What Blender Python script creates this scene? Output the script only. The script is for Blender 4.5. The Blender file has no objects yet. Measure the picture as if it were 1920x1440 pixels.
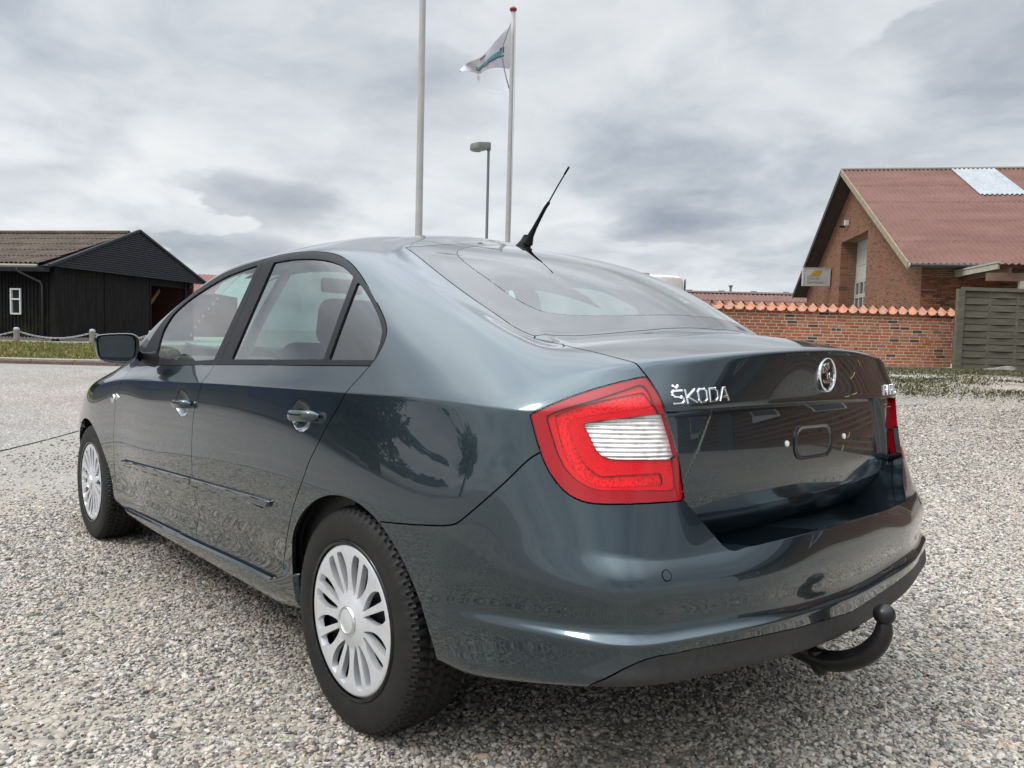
import bpy, bmesh, math, random, os
import numpy as np
from mathutils import Vector, Matrix
random.seed(7); rng = np.random.default_rng(7)
SC = bpy.context.scene
COL = SC.collection

# ------------------------------------------------------------------ camera, sky, sun, exposure
# the yard slopes about one degree; the car stands on that slope, so its own frame is tilted against the world
CAM_POS_CAR = np.array([-1.74951, 1.86105, 1.00467])          # camera position in the car's frame
F_PX = 1442.28                                                # focal length for a 1920 px wide picture
def basis(yaw, pitch, roll):
    f = np.array([math.cos(pitch)*math.cos(yaw), math.cos(pitch)*math.sin(yaw), math.sin(pitch)])
    r = np.array([math.sin(yaw), -math.cos(yaw), 0.0])
    u = np.cross(r, f)
    r2 = math.cos(roll)*r + math.sin(roll)*u
    u2 = -math.sin(roll)*r + math.cos(roll)*u
    return np.array([r2, -u2, f])                             # rows: right, down, forward
YAW = -0.736647
RC = basis(YAW, -0.0413935, 0.0211467)                        # camera axes in the car's frame
RW = basis(YAW, math.radians(-3.65), math.radians(1.45))      # camera axes in the world
TILT = RW.T @ RC                                              # car frame -> world
CAM_W = TILT @ CAM_POS_CAR
cam_data = bpy.data.cameras.new("camera"); cam = bpy.data.objects.new("camera", cam_data); COL.objects.link(cam)
cam_data.sensor_width = 36.0; cam_data.lens = 36.0*F_PX/1920.0
cam_data.clip_start = 0.05; cam_data.clip_end = 3000
m = Matrix.Identity(4)
for i in range(3):
    m[i][0] = RW[0][i]; m[i][1] = -RW[1][i]; m[i][2] = -RW[2][i]; m[i][3] = CAM_W[i]
cam.matrix_world = m
SC.camera = cam
SC.view_settings.view_transform = 'Standard'; SC.view_settings.look = 'None'
SC.view_settings.exposure = 0.38; SC.view_settings.gamma = 1.0; SC.view_settings.use_curve_mapping = False
SC.render.resolution_x = 1024; SC.render.resolution_y = 768

SUN_AZ = math.radians(75); SUN_EL = math.radians(48)           # behind the clouds, upper left of the picture
sun_d = bpy.data.lights.new("sun", 'SUN'); sun_d.energy = 1.0; sun_d.angle = math.radians(14); sun_d.color = (1.0, 0.96, 0.9)
sun = bpy.data.objects.new("sun", sun_d); COL.objects.link(sun)
sdir = Vector((math.cos(SUN_EL)*math.cos(SUN_AZ), math.cos(SUN_EL)*math.sin(SUN_AZ), math.sin(SUN_EL)))
sun.rotation_euler = sdir.to_track_quat('Z', 'Y').to_euler()

class NT:
    """small helper for node trees"""
    def __init__(s, tree): s.t = tree
    def n(s, kind, ins=None, **props):
        nd = s.t.nodes.new(kind)
        for k, v in props.items(): setattr(nd, k, v)
        if ins:
            for k, v in ins.items(): s.put(nd, k, v)
        return nd
    def put(s, nd, k, v):
        sock = nd.inputs[k]
        if isinstance(v, tuple) and len(v) == 2 and hasattr(v[0], 'outputs'): s.t.links.new(v[0].outputs[v[1]], sock)
        elif hasattr(v, 'outputs'): s.t.links.new(v.outputs[0], sock)
        else: sock.default_value = v
    def math(s, op, a, b=None, clamp=False):
        nd = s.n('ShaderNodeMath', operation=op, use_clamp=clamp); s.put(nd, 0, a)
        if b is not None: s.put(nd, 1, b)
        return nd
    def mix(s, f, a, b, blend='MIX'):
        nd = s.n('ShaderNodeMix', data_type='RGBA', blend_type=blend)
        s.put(nd, 0, f); s.put(nd, 6, a); s.put(nd, 7, b)
        return (nd, 2)
    def noise(s, vec, scale, detail=4, rough=.5, out=0, dist=0.0):
        nd = s.n('ShaderNodeTexNoise', {'Scale': scale, 'Detail': detail, 'Roughness': rough, 'Distortion': dist})
        if vec is not None: s.put(nd, 'Vector', vec)
        return (nd, out)
    def ramp(s, f, stops, interp='LINEAR'):
        nd = s.n('ShaderNodeValToRGB'); s.put(nd, 0, f); cr = nd.color_ramp; cr.interpolation = interp
        while len(cr.elements) < len(stops): cr.elements.new(0.5)
        for e, (p, c) in zip(cr.elements, stops):
            e.position = p; e.color = c if len(c) == 4 else (*c, 1)
        return (nd, 0)

SKY_SHIFT = (12.4, 7.7, 0.0)
HEAP_SHIFT = (-8.8, -3.1, 0.0)
def build_world():
    w = bpy.data.worlds.new("World"); SC.world = w; w.use_nodes = True
    t = w.node_tree; t.nodes.clear(); N = NT(t)
    sky = N.n('ShaderNodeTexSky', sky_type='NISHITA', sun_disc=False, sun_elevation=SUN_EL, sun_rotation=math.pi/2-SUN_AZ,
              air_density=1.0, dust_density=1.5)
    tc = N.n('ShaderNodeTexCoord')
    sep = N.n('ShaderNodeSeparateXYZ', {0: (tc, 'Generated')})
    z = N.math('MAXIMUM', (sep, 2), 0.0)
    # project the direction on a cloud layer, softened near the horizon
    den = N.math('ADD', z, 0.24)
    px = N.math('DIVIDE', (sep, 0), den); py = N.math('DIVIDE', (sep, 1), den)
    comb = N.n('ShaderNodeCombineXYZ', {0: px, 1: py, 2: 0.0})
    warp = N.noise(comb, 1.1, 3, .5, 1)
    wv = N.n('ShaderNodeVectorMath', {0: warp, 1: (-.5, -.5, -.5)}, operation='ADD')
    wv2 = N.n('ShaderNodeVectorMath', {0: wv}, operation='SCALE'); wv2.inputs['Scale'].default_value = 0.55
    p2a = N.n('ShaderNodeVectorMath', {0: comb, 1: wv2}, operation='ADD')
    p2 = N.n('ShaderNodeVectorMath', {0: p2a, 1: SKY_SHIFT}, operation='ADD')
    big = N.noise(p2, 0.85, 5, .5)
    fine = N.noise(p2, 2.3, 9, .55)
    lump = N.noise(p2, 5.2, 8, .58)
    s = N.math('ADD', N.math('ADD', N.math('MULTIPLY', big, 0.46), N.math('MULTIPLY', fine, 0.34)), N.math('MULTIPLY', lump, 0.20))
    clump = N.ramp(N.noise(p2, 2.0, 6, .5), [(.50, (1.04,)*3), (.58, (.92, .93, .95)), (.66, (.80, .82, .855)), (.74, (.72, .745, .79))])
    cloud = N.ramp(s, [(0.36, (.70, .715, .72)), (0.44, (.635, .655, .68)), (0.50, (.56, .59, .625)), (0.55, (.48, .515, .56)), (0.60, (.40, .44, .49)), (0.68, (.33, .365, .415))])
    # brighter strip near the horizon, brighter overhead (overcast law)
    hor = N.ramp(z, [(0.0, (.10, .097, .09)), (0.12, (.065, .062, .057)), (0.26, (.0, .0, .0)), (1.0, (.0, .0, .0))])
    # rounded heaps: soft cells with ragged rims, darker at their bases
    rag = N.noise(comb, 3.2, 6, .55, 1)
    rv = N.n('ShaderNodeVectorMath', {0: rag, 1: (.5, .5, .5)}, operation='SUBTRACT'); rv2 = N.n('ShaderNodeVectorMath', {0: rv}, operation='SCALE'); rv2.inputs['Scale'].default_value = .42
    p3 = N.n('ShaderNodeVectorMath', {0: N.n('ShaderNodeVectorMath', {0: comb, 1: rv2}, operation='ADD'), 1: HEAP_SHIFT}, operation='ADD')
    vor = N.n('ShaderNodeTexVoronoi', {'Vector': p3, 'Scale': 1.7}, feature='SMOOTH_F1'); vor.inputs['Smoothness'].default_value = .35
    vr = N.n('ShaderNodeSeparateXYZ', {0: (vor, 'Color')})
    heap = N.math('MULTIPLY', N.ramp((vor, 'Distance'), [(.10, (1, 1, 1)), (.34, (.55,)*3), (.50, (0, 0, 0))]), N.ramp((vr, 0), [(.40, (0, 0, 0)), (.62, (1, 1, 1))]))
    hc = N.mix(heap, (1.05, 1.05, 1.04, 1), (.56, .595, .65, 1))
    c2 = N.mix(1.0, N.mix(1.0, N.mix(1.0, cloud, clump, 'MULTIPLY'), hc, 'MULTIPLY'), hor, 'ADD')
    zen = N.ramp(z, [(0.0, (1.08,)*3), (0.44, (1.08,)*3), (.58, (2.3,)*3), (.74, (3.9,)*3), (1.0, (5.0,)*3)])
    c3 = N.mix(1.0, c2, zen, 'MULTIPLY')
    # broad glow of the hidden sun
    dp = N.n('ShaderNodeVectorMath', {0: (tc, 'Generated'), 1: tuple(sdir)}, operation='DOT_PRODUCT')
    gl = N.ramp((dp, 'Value'), [(0.0, (0.92,)*3), (0.55, (1.0,)*3), (1.0, (1.55, 1.53, 1.48))])
    c4 = N.mix(1.0, c3, gl, 'MULTIPLY')
    bg1 = N.n('ShaderNodeBackground', {'Color': (sky, 0), 'Strength': 0.08})
    bg2 = N.n('ShaderNodeBackground', {'Color': c4, 'Strength': 0.88})
    mx = N.n('ShaderNodeMixShader', {0: 0.93, 1: bg1, 2: bg2})
    out = N.n('ShaderNodeOutputWorld'); t.links.new(mx.outputs[0], out.inputs[0])
build_world()

# ------------------------------------------------------------------ materials
MATS = {}
def mat(name, color=(.5, .5, .5), rough=.5, metal=0.0, coat=0.0, spec=.5, **kw):
    if name in MATS: return MATS[name]
    mt = bpy.data.materials.new(name); mt.use_nodes = True
    b = mt.node_tree.nodes['Principled BSDF']
    b.inputs['Base Color'].default_value = (*color, 1); b.inputs['Roughness'].default_value = rough
    b.inputs['Metallic'].default_value = metal; b.inputs['Coat Weight'].default_value = coat
    b.inputs['Coat Roughness'].default_value = kw.get('coat_rough', .02)
    b.inputs['Specular IOR Level'].default_value = spec
    MATS[name] = mt
    return mt
def nodes(mt):
    return NT(mt.node_tree), mt.node_tree.nodes['Principled BSDF']
def objco(N, rnd=False):
    tc = N.n('ShaderNodeTexCoord')
    if not rnd: return (tc, 'Object')
    oi = N.n('ShaderNodeObjectInfo'); v = N.n('ShaderNodeVectorMath', {0: (tc, 'Object')}, operation='ADD')
    N.put(v, 1, N.n('ShaderNodeVectorMath', {0: (oi, 'Random'), 1: (37., 91., 53.)}, operation='MULTIPLY'))
    return (v, 0)
def bump(N, b, h, strength=.3, dist=.01):
    N.put(b, 'Normal', N.n('ShaderNodeBump', {'Height': h, 'Strength': strength, 'Distance': dist}))
def noisy(mt, c1, c2, scale, detail=5, bmp=0, bdist=.005, rough=None, rnd=False):
    N, b = nodes(mt); co = objco(N, rnd)
    n1 = N.noise(co, scale, detail, .6)
    N.put(b, 'Base Color', N.ramp(n1, [(.3, c1), (.7, c2)]))
    if bmp: bump(N, b, N.noise(co, scale*3, 4, .6), bmp, bdist)
    return mt

# ------------------------------------------------------------------ object helpers
def link(o, parent=None):
    COL.objects.link(o)
    if parent is not None: o.parent = parent
    return o
def empty(name, loc=(0, 0, 0), rot=(0, 0, 0)):
    o = bpy.data.objects.new(name, None); o.empty_display_size = .2
    COL.objects.link(o); o.location = loc; o.rotation_euler = rot
    return o
def tag(o, label=None, cat=None, group=None, kind=None):
    if label: o['label'] = label
    if cat: o['category'] = cat
    if group: o['group'] = group
    if kind: o['kind'] = kind
    return o
def mesh_obj(name, verts, faces, material, parent=None, smooth=False, normals=None):
    me = bpy.data.meshes.new(name)
    me.from_pydata([tuple(map(float, v)) for v in verts], [], [tuple(map(int, f)) for f in faces]); me.update()
    if material is not None:
        for mm in (material if isinstance(material, (list, tuple)) else [material]): me.materials.append(mm)
    if smooth: me.polygons.foreach_set('use_smooth', [True]*len(me.polygons))
    if normals is not None:
        me.normals_split_custom_set_from_vertices([tuple(map(float, n)) for n in normals])
    o = bpy.data.objects.new(name, me)
    return link(o, parent)
class MB:
    """collects simple shapes into one mesh"""
    def __init__(s): s.v = []; s.f = []
    def add(s, vs, fs):
        k = len(s.v); s.v += [tuple(v) for v in vs]; s.f += [tuple(i+k for i in f) for f in fs]; return s
    def box(s, c, d, ax=None):
        X, Y, Z = ax if ax is not None else (Vector((1, 0, 0)), Vector((0, 1, 0)), Vector((0, 0, 1)))
        c = Vector(c); vs = []
        for k in (-.5, .5):
            for j in (-.5, .5):
                for i in (-.5, .5): vs.append(c + X*(i*d[0]) + Y*(j*d[1]) + Z*(k*d[2]))
        return s.add(vs, [(0, 2, 3, 1), (4, 5, 7, 6), (0, 1, 5, 4), (2, 6, 7, 3), (0, 4, 6, 2), (1, 3, 7, 5)])
    def prism(s, pts, off):
        """closed polygon pts extruded by off"""
        n = len(pts); off = Vector(off)
        vs = [Vector(p) for p in pts] + [Vector(p)+off for p in pts]
        return s.add(vs, [tuple(range(n))[::-1], tuple(range(n, 2*n))] + [(i, (i+1) % n, n+(i+1) % n, n+i) for i in range(n)])
    def tube(s, path, r, n=10, cap=True):
        """r: number or list of radii"""
        P = [Vector(p) for p in path]; R = r if isinstance(r, (list, tuple)) else [r]*len(P)
        k = len(s.v); ref = None
        for i, p in enumerate(P):
            t = (P[min(i+1, len(P)-1)] - P[max(i-1, 0)]).normalized()
            if ref is None: ref = t.orthogonal().normalized()
            u = (ref - t*ref.dot(t)).normalized(); ref = u; w = t.cross(u)
            for j in range(n):
                a = 2*math.pi*j/n; s.v.append(tuple(p + (u*math.cos(a) + w*math.sin(a))*R[i]))
        for i in range(len(P)-1):
            for j in range(n):
                a = k+i*n+j; b = k+i*n+(j+1) % n; s.f.append((a, b, b+n, a+n))
        if cap:
            s.f.append(tuple(k+j for j in range(n))[::-1]); s.f.append(tuple(k+(len(P)-1)*n+j for j in range(n)))
        return s
    def lathe(s, prof, c, axis, n=32, up=None):
        """prof: list of (r, h) along axis"""
        axis = Vector(axis).normalized(); u = axis.orthogonal().normalized(); w = axis.cross(u); c = Vector(c); k = len(s.v)
        for r, h in prof:
            for j in range(n):
                a = 2*math.pi*j/n; s.v.append(tuple(c + axis*h + (u*math.cos(a)+w*math.sin(a))*r))
        for i in range(len(prof)-1):
            for j in range(n):
                a = k+i*n+j; b = k+i*n+(j+1) % n; s.f.append((a, b, b+n, a+n))
        return s
    def grid(s, rows):
        k = len(s.v); nr = len(rows); nc = len(rows[0])
        for r in rows: s.v += [tuple(p) for p in r]
        for i in range(nr-1):
            for j in range(nc-1):
                a = k+i*nc+j; s.f.append((a, a+1, a+1+nc, a+nc))
        return s
    def build(s, name, material, parent=None, smooth=False, bevel=0, auto=None):
        o = mesh_obj(name, s.v, s.f, material, parent, smooth)
        if auto is not None:
            me = o.data; bm = bmesh.new(); bm.from_mesh(me)
            bmesh.ops.recalc_face_normals(bm, faces=bm.faces)
            for e in bm.edges:
                e.smooth = len(e.link_faces) == 2 and e.calc_face_angle(0) < math.radians(auto)
            for f in bm.faces: f.smooth = True
            bm.to_mesh(me); bm.free()
        if bevel:
            md = o.modifiers.new('bevel', 'BEVEL'); md.width = bevel; md.segments = 2; md.limit_method = 'ANGLE'
        return o
def copy_tree(o, parent=None):
    c = o.copy(); COL.objects.link(c)
    if parent is not None: c.parent = parent
    for ch in list(o.children): copy_tree(ch, c)
    return c

# ------------------------------------------------------------------ the parked car
def car_px(P):
    """where a point of the car (car frame) stands in the 1920 x 1440 picture; used to trace panel outlines on the skin"""
    q = (np.asarray(P, float) - CAM_POS_CAR) @ RC.T
    w = np.maximum(q[:, 2], 1e-3)
    return np.stack([960+F_PX*q[:, 0]/w, 720+F_PX*q[:, 1]/w], 1)

# columns of the body skin, 16 rows each from underbody to roof edge: nose, front wing, sides, rear corner, tail
F0 = [(3.33,0,.2),(3.39,0,.25),(3.42,0,.32),(3.44,0,.42),(3.45,0,.52),(3.43,0,.61),(3.38,0,.685),(3.30,0,.74),(3.14,0,.805),(2.84,0,.88),(2.36,0,.96),(2.05,0,1.125),(1.77,0,1.25),(1.51,0,1.34),(1.33,0,1.40),(1.17,0,1.437)]
F1 = [(3.32,.28,.2),(3.38,.3,.25),(3.41,.3,.32),(3.43,.31,.42),(3.44,.31,.52),(3.42,.31,.61),(3.37,.3,.685),(3.29,.3,.735),(3.13,.28,.80),(2.83,.25,.875),(2.35,.22,.955),(2.04,.2,1.12),(1.76,.19,1.245),(1.50,.17,1.335),(1.33,.15,1.393),(1.17,.13,1.43)]
F2 = [(3.18,.48,.2),(3.24,.53,.25),(3.28,.57,.32),(3.30,.59,.42),(3.31,.595,.52),(3.29,.59,.60),(3.25,.58,.67),(3.17,.56,.725),(3.05,.53,.795),(2.8,.46,.87),(2.33,.43,.955),(2.03,.40,1.11),(1.76,.37,1.235),(1.50,.34,1.325),(1.33,.3,1.375),(1.18,.26,1.408)]
F3 = [(3.0,.63,.2),(3.03,.70,.25),(3.06,.735,.32),(3.08,.752,.42),(3.08,.758,.52),(3.06,.757,.60),(3.03,.75,.67),(2.99,.735,.728),(2.93,.70,.785),(2.75,.62,.862),(2.28,.58,.957),(2.02,.54,1.103),(1.75,.50,1.228),(1.50,.46,1.318),(1.33,.42,1.358),(1.19,.35,1.388)]
F4 = [(2.6,.70,.2),(2.62,.78,.25),(2.62,.81,.32),(2.62,.828,.42),(2.62,.838,.52),(2.62,.838,.62),(2.61,.828,.70),(2.60,.812,.772),(2.58,.79,.815),(2.50,.735,.868),(2.2,.70,.965),(1.98,.66,1.10),(1.72,.60,1.225),(1.49,.55,1.312),(1.33,.50,1.345),(1.20,.42,1.378)]
A = [(2.15,.70,.20),(2.15,.78,.22),(2.15,.80,.28),(2.14,.805,.36),(2.13,.825,.49),(2.12,.838,.62),(2.11,.835,.73),(2.10,.826,.823),(2.11,.812,.85),(2.12,.775,.893),(2.08,.752,.985),(1.91,.712,1.098),(1.67,.652,1.222),(1.455,.605,1.307),(1.31,.55,1.335),(1.2,.465,1.37)]
SX = [1.75,1.40,1.05,.70,.35,.10,-.15,-.38]
SROW = {  # row: (y list, z list) for the lower, vertical part of each side column
 0: ([.70]*8, [.19]*5+[.2,.235,.26]), 1: ([.79]*6+[.80,.80], [.225]*5+[.235,.27,.29]),
 2: ([.808,.811,.812,.812,.815,.825,.83,.825], [.285]*6+[.30,.32]), 3: ([.812,.815,.816,.817,.825,.84,.845,.84], [.36]*6+[.37,.39]),
 4: ([.838,.842,.844,.845,.85,.855,.855,.85], [.49]*8), 5: ([.846,.85,.852,.853,.855,.857,.857,.853], [.62]*7+[.61]),
 6: ([.842,.846,.848,.848,.848,.846,.842,.832], [.745,.75,.755,.755,.76,.76,.76,.76]),
 7: ([.830,.835,.838,.838,.836,.832,.824,.810], [.845,.857,.868,.876,.883,.887,.889,.888]),
 8: ([.816,.821,.824,.824,.822,.818,.810,.794], [.872,.884,.895,.904,.911,.914,.915,.914]),
 9: ([.782,.792,.798,.80,.798,.792,.78,.76], [.918,.933,.948,.957,.963,.966,.966,.958])}
SUP = [
 [(1.76,0.752,1),(1.65,0.712,1.105),(1.5,0.662,1.222),(1.345,0.622,1.312),(1.24,0.565,1.345),(1.16,0.475,1.375)],
 [(1.38,0.76,1.02),(1.335,0.717,1.12),(1.26,0.67,1.23),(1.17,0.63,1.32),(1.09,0.572,1.35),(1.05,0.48,1.382)],
 [(1.04,0.765,1.03),(1.01,0.722,1.13),(0.98,0.675,1.233),(0.95,0.633,1.322),(0.93,0.575,1.353),(0.92,0.48,1.386)],
 [(0.7,0.767,1.035),(0.7,0.724,1.133),(0.71,0.676,1.235),(0.72,0.633,1.32),(0.73,0.575,1.352),(0.75,0.478,1.385)],
 [(0.37,0.765,1.037),(0.42,0.722,1.135),(0.48,0.674,1.233),(0.55,0.628,1.315),(0.6,0.57,1.348),(0.66,0.47,1.383)],
 [(0.14,0.758,1.037),(0.23,0.712,1.133),(0.33,0.662,1.23),(0.44,0.612,1.308),(0.52,0.555,1.342),(0.61,0.46,1.379)],
 [(-0.08,0.745,1.033),(0.05,0.695,1.126),(0.2,0.642,1.222),(0.35,0.59,1.3),(0.45,0.535,1.336),(0.57,0.447,1.376)],
 [(-0.29,0.722,1.018),(-0.12,0.675,1.107),(0.09,0.622,1.208),(0.28,0.57,1.293),(0.4,0.518,1.33),(0.535,0.435,1.373)]]
CC = [(-0.45,0.7,0.28),(-0.5,0.8,0.298),(-0.5,0.82,0.355),(-0.5,0.835,0.428),(-0.51,0.838,0.52),(-0.53,0.835,0.63),(-0.55,0.82,0.76),(-0.58,0.785,0.882),(-0.58,0.765,0.91),(-0.56,0.735,0.945),(-0.47,0.7,1),(-0.28,0.655,1.085),(0,0.6,1.19),(0.23,0.55,1.283),(0.35,0.5,1.325),(0.5,0.42,1.37)]
R4 = [(-0.7,0.66,0.345),(-0.8,0.755,0.366),(-0.805,0.765,0.405),(-0.795,0.77,0.454),(-0.79,0.772,0.55),(-0.765,0.755,0.622),(-0.715,0.735,0.76),(-0.7,0.705,0.885),(-0.695,0.7,0.91),(-0.66,0.675,0.965),(-0.55,0.645,1.008),(-0.4,0.607,1.043),(-0.09,0.567,1.165),(0.19,0.537,1.296),(0.33,0.475,1.338),(0.5,0.4,1.378)]
R3 = [(-0.8,0.57,0.34),(-0.875,0.605,0.363),(-0.88,0.612,0.4),(-0.878,0.635,0.45),(-0.872,0.625,0.545),(-0.85,0.617,0.604),(-0.82,0.6,0.75),(-0.795,0.6,0.89),(-0.79,0.595,0.915),(-0.745,0.6,0.985),(-0.61,0.58,1.016),(-0.43,0.55,1.046),(-0.078,0.51,1.187),(0.225,0.475,1.323),(0.34,0.42,1.36),(0.5,0.35,1.394)]
R2 = [(-0.84,0.38,0.335),(-0.922,0.4,0.358),(-0.93,0.4,0.392),(-0.938,0.41,0.448),(-0.928,0.41,0.545),(-0.897,0.405,0.609),(-0.84,0.42,0.73),(-0.832,0.42,0.893),(-0.832,0.42,0.92),(-0.82,0.41,1.008),(-0.67,0.4,1.038),(-0.475,0.39,1.058),(-0.12,0.36,1.25),(0.24,0.34,1.348),(0.36,0.3,1.385),(0.52,0.26,1.413)]
R1 = [(-0.85,0.18,0.315),(-0.93,0.195,0.34),(-0.938,0.2,0.375),(-0.944,0.205,0.435),(-0.948,0.2,0.535),(-0.935,0.2,0.616),(-0.845,0.2,0.72),(-0.852,0.2,0.896),(-0.853,0.2,0.925),(-0.858,0.2,1.022),(-0.705,0.2,1.052),(-0.52,0.19,1.073),(-0.15,0.18,1.274),(0.252,0.17,1.368),(0.38,0.15,1.403),(0.54,0.13,1.43)]
R0 = [(-0.85,0,0.31),(-0.934,0,0.335),(-0.942,0,0.37),(-0.95,0,0.43),(-0.955,0,0.532),(-0.942,0,0.618),(-0.85,0,0.715),(-0.86,0,0.898),(-0.862,0,0.928),(-0.87,0,1.027),(-0.715,0,1.057),(-0.54,0,1.078),(-0.16,0,1.281),(0.26,0,1.377),(0.385,0,1.41),(0.55,0,1.437)]

def skin_cage():
    cols = [F0, F1, F2, F3, F4, A]
    for j, x in enumerate(SX):
        cols.append([(x, SROW[r][0][j], SROW[r][1][j]) for r in range(10)] + SUP[j])
    cols += [CC, R4, R3, R2, R1, R0]
    ledge = {15: (-.498,.829,.457), 16: (-.782,.76,.484), 17: (-.862,.625,.482), 18: (-.922,.405,.480), 19: (-.930,.202,.467), 20: (-.936,0,.462)}
    n0 = len(cols)-6
    cols = [c[:4]+[ledge[15+j-n0] if j >= n0 else tuple((np.array(c[3])+np.array(c[4]))/2)]+c[4:] for j, c in enumerate(cols)]
    return np.array(cols, float)                       # (20, 17, 3)
def build_skin(level):
    C = skin_cage(); nc, nr = C.shape[:2]; m_ = 5; jA, jC = 5, nc-6
    # roof: rows between the ring at k=0 and the centre line k=5
    ring = C[:, 16]
    roof = {}
    zc = lambda x: 1.459 - .052*((x-.98)/.43)**2*(1 if x < .98 else 1.6)
    for j in range(jA, jC+1):
        s = (j-jA)/(jC-jA)
        cx = ring[0][0]*(1-s) + ring[nc-1][0]*s
        for k in range(1, m_+1):
            t = k/m_
            if j == jA: roof[j, k] = ring[jA-k]
            elif j == jC: roof[j, k] = ring[jC+k]
            else:
                x = ring[j][0]*(1-t) + cx*t; y = ring[j][1]*(1-t); zz = ring[j][2] + (zc(cx)-ring[j][2])*(1-(1-t)**2)
                roof[j, k] = np.array([x, y, zz])
    pts = []; key = {}
    def vid(j, r, s):                                  # s=+1 left, -1 right
        p = C[j, r]; sg = 1 if p[1] < 1e-6 else s; k = ('c', j, r, sg)
        if k not in key: key[k] = len(pts); pts.append(p*[1, sg, 1])
        return key[k]
    def rid(j, k, s):
        if k == 0: return vid(j, 16, s)
        if j == jA: return vid(jA-k, 16, s)
        if j == jC: return vid(jC+k, 16, s)
        p = roof[j, k]; sg = 1 if k == m_ else s; kk = ('r', j, k, sg)
        if kk not in key: key[kk] = len(pts); pts.append(p*[1, sg, 1])
        return key[kk]
    faces = []; crease = {}
    def edge(a, b, w): crease[(min(a, b), max(a, b))] = w
    for s in (1, -1):
        for j in range(nc-1):
            for r in range(nr-1):
                f = [vid(j, r, s), vid(j+1, r, s), vid(j+1, r+1, s), vid(j, r+1, s)]
                faces.append(f if s > 0 else f[::-1])
            if j >= jA: edge(vid(j, 8, s), vid(j+1, 8, s), .8 if j < jC+1 else .7)
            elif j >= 4: edge(vid(j, 8, s), vid(j+1, 8, s), .5)
            if j >= jC: edge(vid(j, 3, s), vid(j+1, 3, s), .75 if j > jC else .35)
            if j >= jC: edge(vid(j, 6, s), vid(j+1, 6, s), 1.0 if j > jC else .4)
            if j >= jC+1: edge(vid(j, 10, s), vid(j+1, 10, s), .8 if j > jC+1 else .5)
            if j >= jC+1: edge(vid(j, 12, s), vid(j+1, 12, s), .6 if j > jC+1 else .3)
        for j in range(jA, jC):
            for k in range(m_):
                f = [rid(j, k, s), rid(j+1, k, s), rid(j+1, k+1, s), rid(j, k+1, s)]
                faces.append(f if s > 0 else f[::-1])
    me = bpy.data.meshes.new('tmp'); P = np.array(pts); target = P.copy()
    me.from_pydata([tuple(p) for p in P], [], faces)
    at = me.attributes.new('crease_edge', 'FLOAT', 'EDGE')
    ev = np.array([crease.get((min(e.vertices), max(e.vertices)), 0.0) for e in me.edges], dtype=np.float32)
    at.data.foreach_set('value', ev)
    o = bpy.data.objects.new('tmp', me); COL.objects.link(o)
    md = o.modifiers.new('s', 'SUBSURF'); md.levels = 2; md.render_levels = 2
    def evaluate(lv):
        md.levels = lv; me.update(); o.data.update_tag()
        dg = bpy.context.evaluated_depsgraph_get(); dg.update()
        em = o.evaluated_get(dg).data
        v = np.empty(len(em.vertices)*3); em.vertices.foreach_get('co', v); v = v.reshape(-1, 3)
        n = np.empty(len(em.vertices)*3); em.vertices.foreach_get('normal', n); n = n.reshape(-1, 3)
        f = np.empty(len(em.loops), dtype=np.int32); em.loops.foreach_get('vertex_index', f)
        return v, n, f.reshape(-1, 4)
    for it in range(3):                                # move the cage so that the smooth surface passes through the data
        v, n, f = evaluate(2)
        P += .8*(target - v[:len(P)])
        me.vertices.foreach_set('co', P.ravel())
    v, n, f = evaluate(level)
    bpy.data.objects.remove(o); bpy.data.meshes.remove(me)
    # left half
    keep = v[f][:, :, 1].mean(1) > 1e-7
    f = f[keep]; used = np.unique(f); mp = -np.ones(len(v), int); mp[used] = np.arange(len(used))
    v = v[used]; n = n[used]; f = mp[f]
    v[np.abs(v[:, 1]) < 1e-5, 1] = 0
    return v, n, f

def sd_poly(q, poly):
    """signed distance to a closed polygon in the plane, negative inside"""
    p = np.asarray(poly, float); a = p; b = np.roll(p, -1, 0)
    d = np.full(len(q), 1e18); ins = np.zeros(len(q), bool)
    for (ax, ay), (bx, by) in zip(a, b):
        ex, ey = bx-ax, by-ay; L = ex*ex+ey*ey+1e-12
        t = np.clip(((q[:, 0]-ax)*ex+(q[:, 1]-ay)*ey)/L, 0, 1)
        d = np.minimum(d, (q[:, 0]-ax-t*ex)**2+(q[:, 1]-ay-t*ey)**2)
        c = ((ay > q[:, 1]) != (by > q[:, 1]))
        with np.errstate(divide='ignore', invalid='ignore'):
            xi = ax+(q[:, 1]-ay)*ex/(ey if abs(ey) > 1e-12 else 1e-12)
        ins ^= c & (q[:, 0] < xi)
    d = np.sqrt(d)
    return np.where(ins, -d, d)
def spline(pts, n=6, closed=True):
    """smooth closed curve through points (Catmull-Rom); points flagged with a third value stay sharp"""
    P = [np.array(p[:2], float) for p in pts]; sh = [len(p) > 2 for p in pts]; N_ = len(P); out = []
    rngi = range(N_ if closed else N_-1)
    for i in rngi:
        p1, p2 = P[i], P[(i+1) % N_]
        p0 = P[i-1] if (closed or i > 0) else p1
        p3 = P[(i+2) % N_] if (closed or i+2 < N_) else p2
        m1 = (p2-p0)/2 if not sh[i] else (p2-p1)*.5
        m2 = (p3-p1)/2 if not sh[(i+1) % N_] else (p2-p1)*.5
        L = np.linalg.norm(p2-p1)
        for m_ in (m1, m2):
            l = np.linalg.norm(m_)
            if l > L: m_ *= L/l
        for k in range(n):
            t = k/n
            out.append((2*t**3-3*t**2+1)*p1+(t**3-2*t**2+t)*m1+(-2*t**3+3*t**2)*p2+(t**3-t**2)*m2)
    if not closed: out.append(P[-1])
    return np.array(out)

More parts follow.
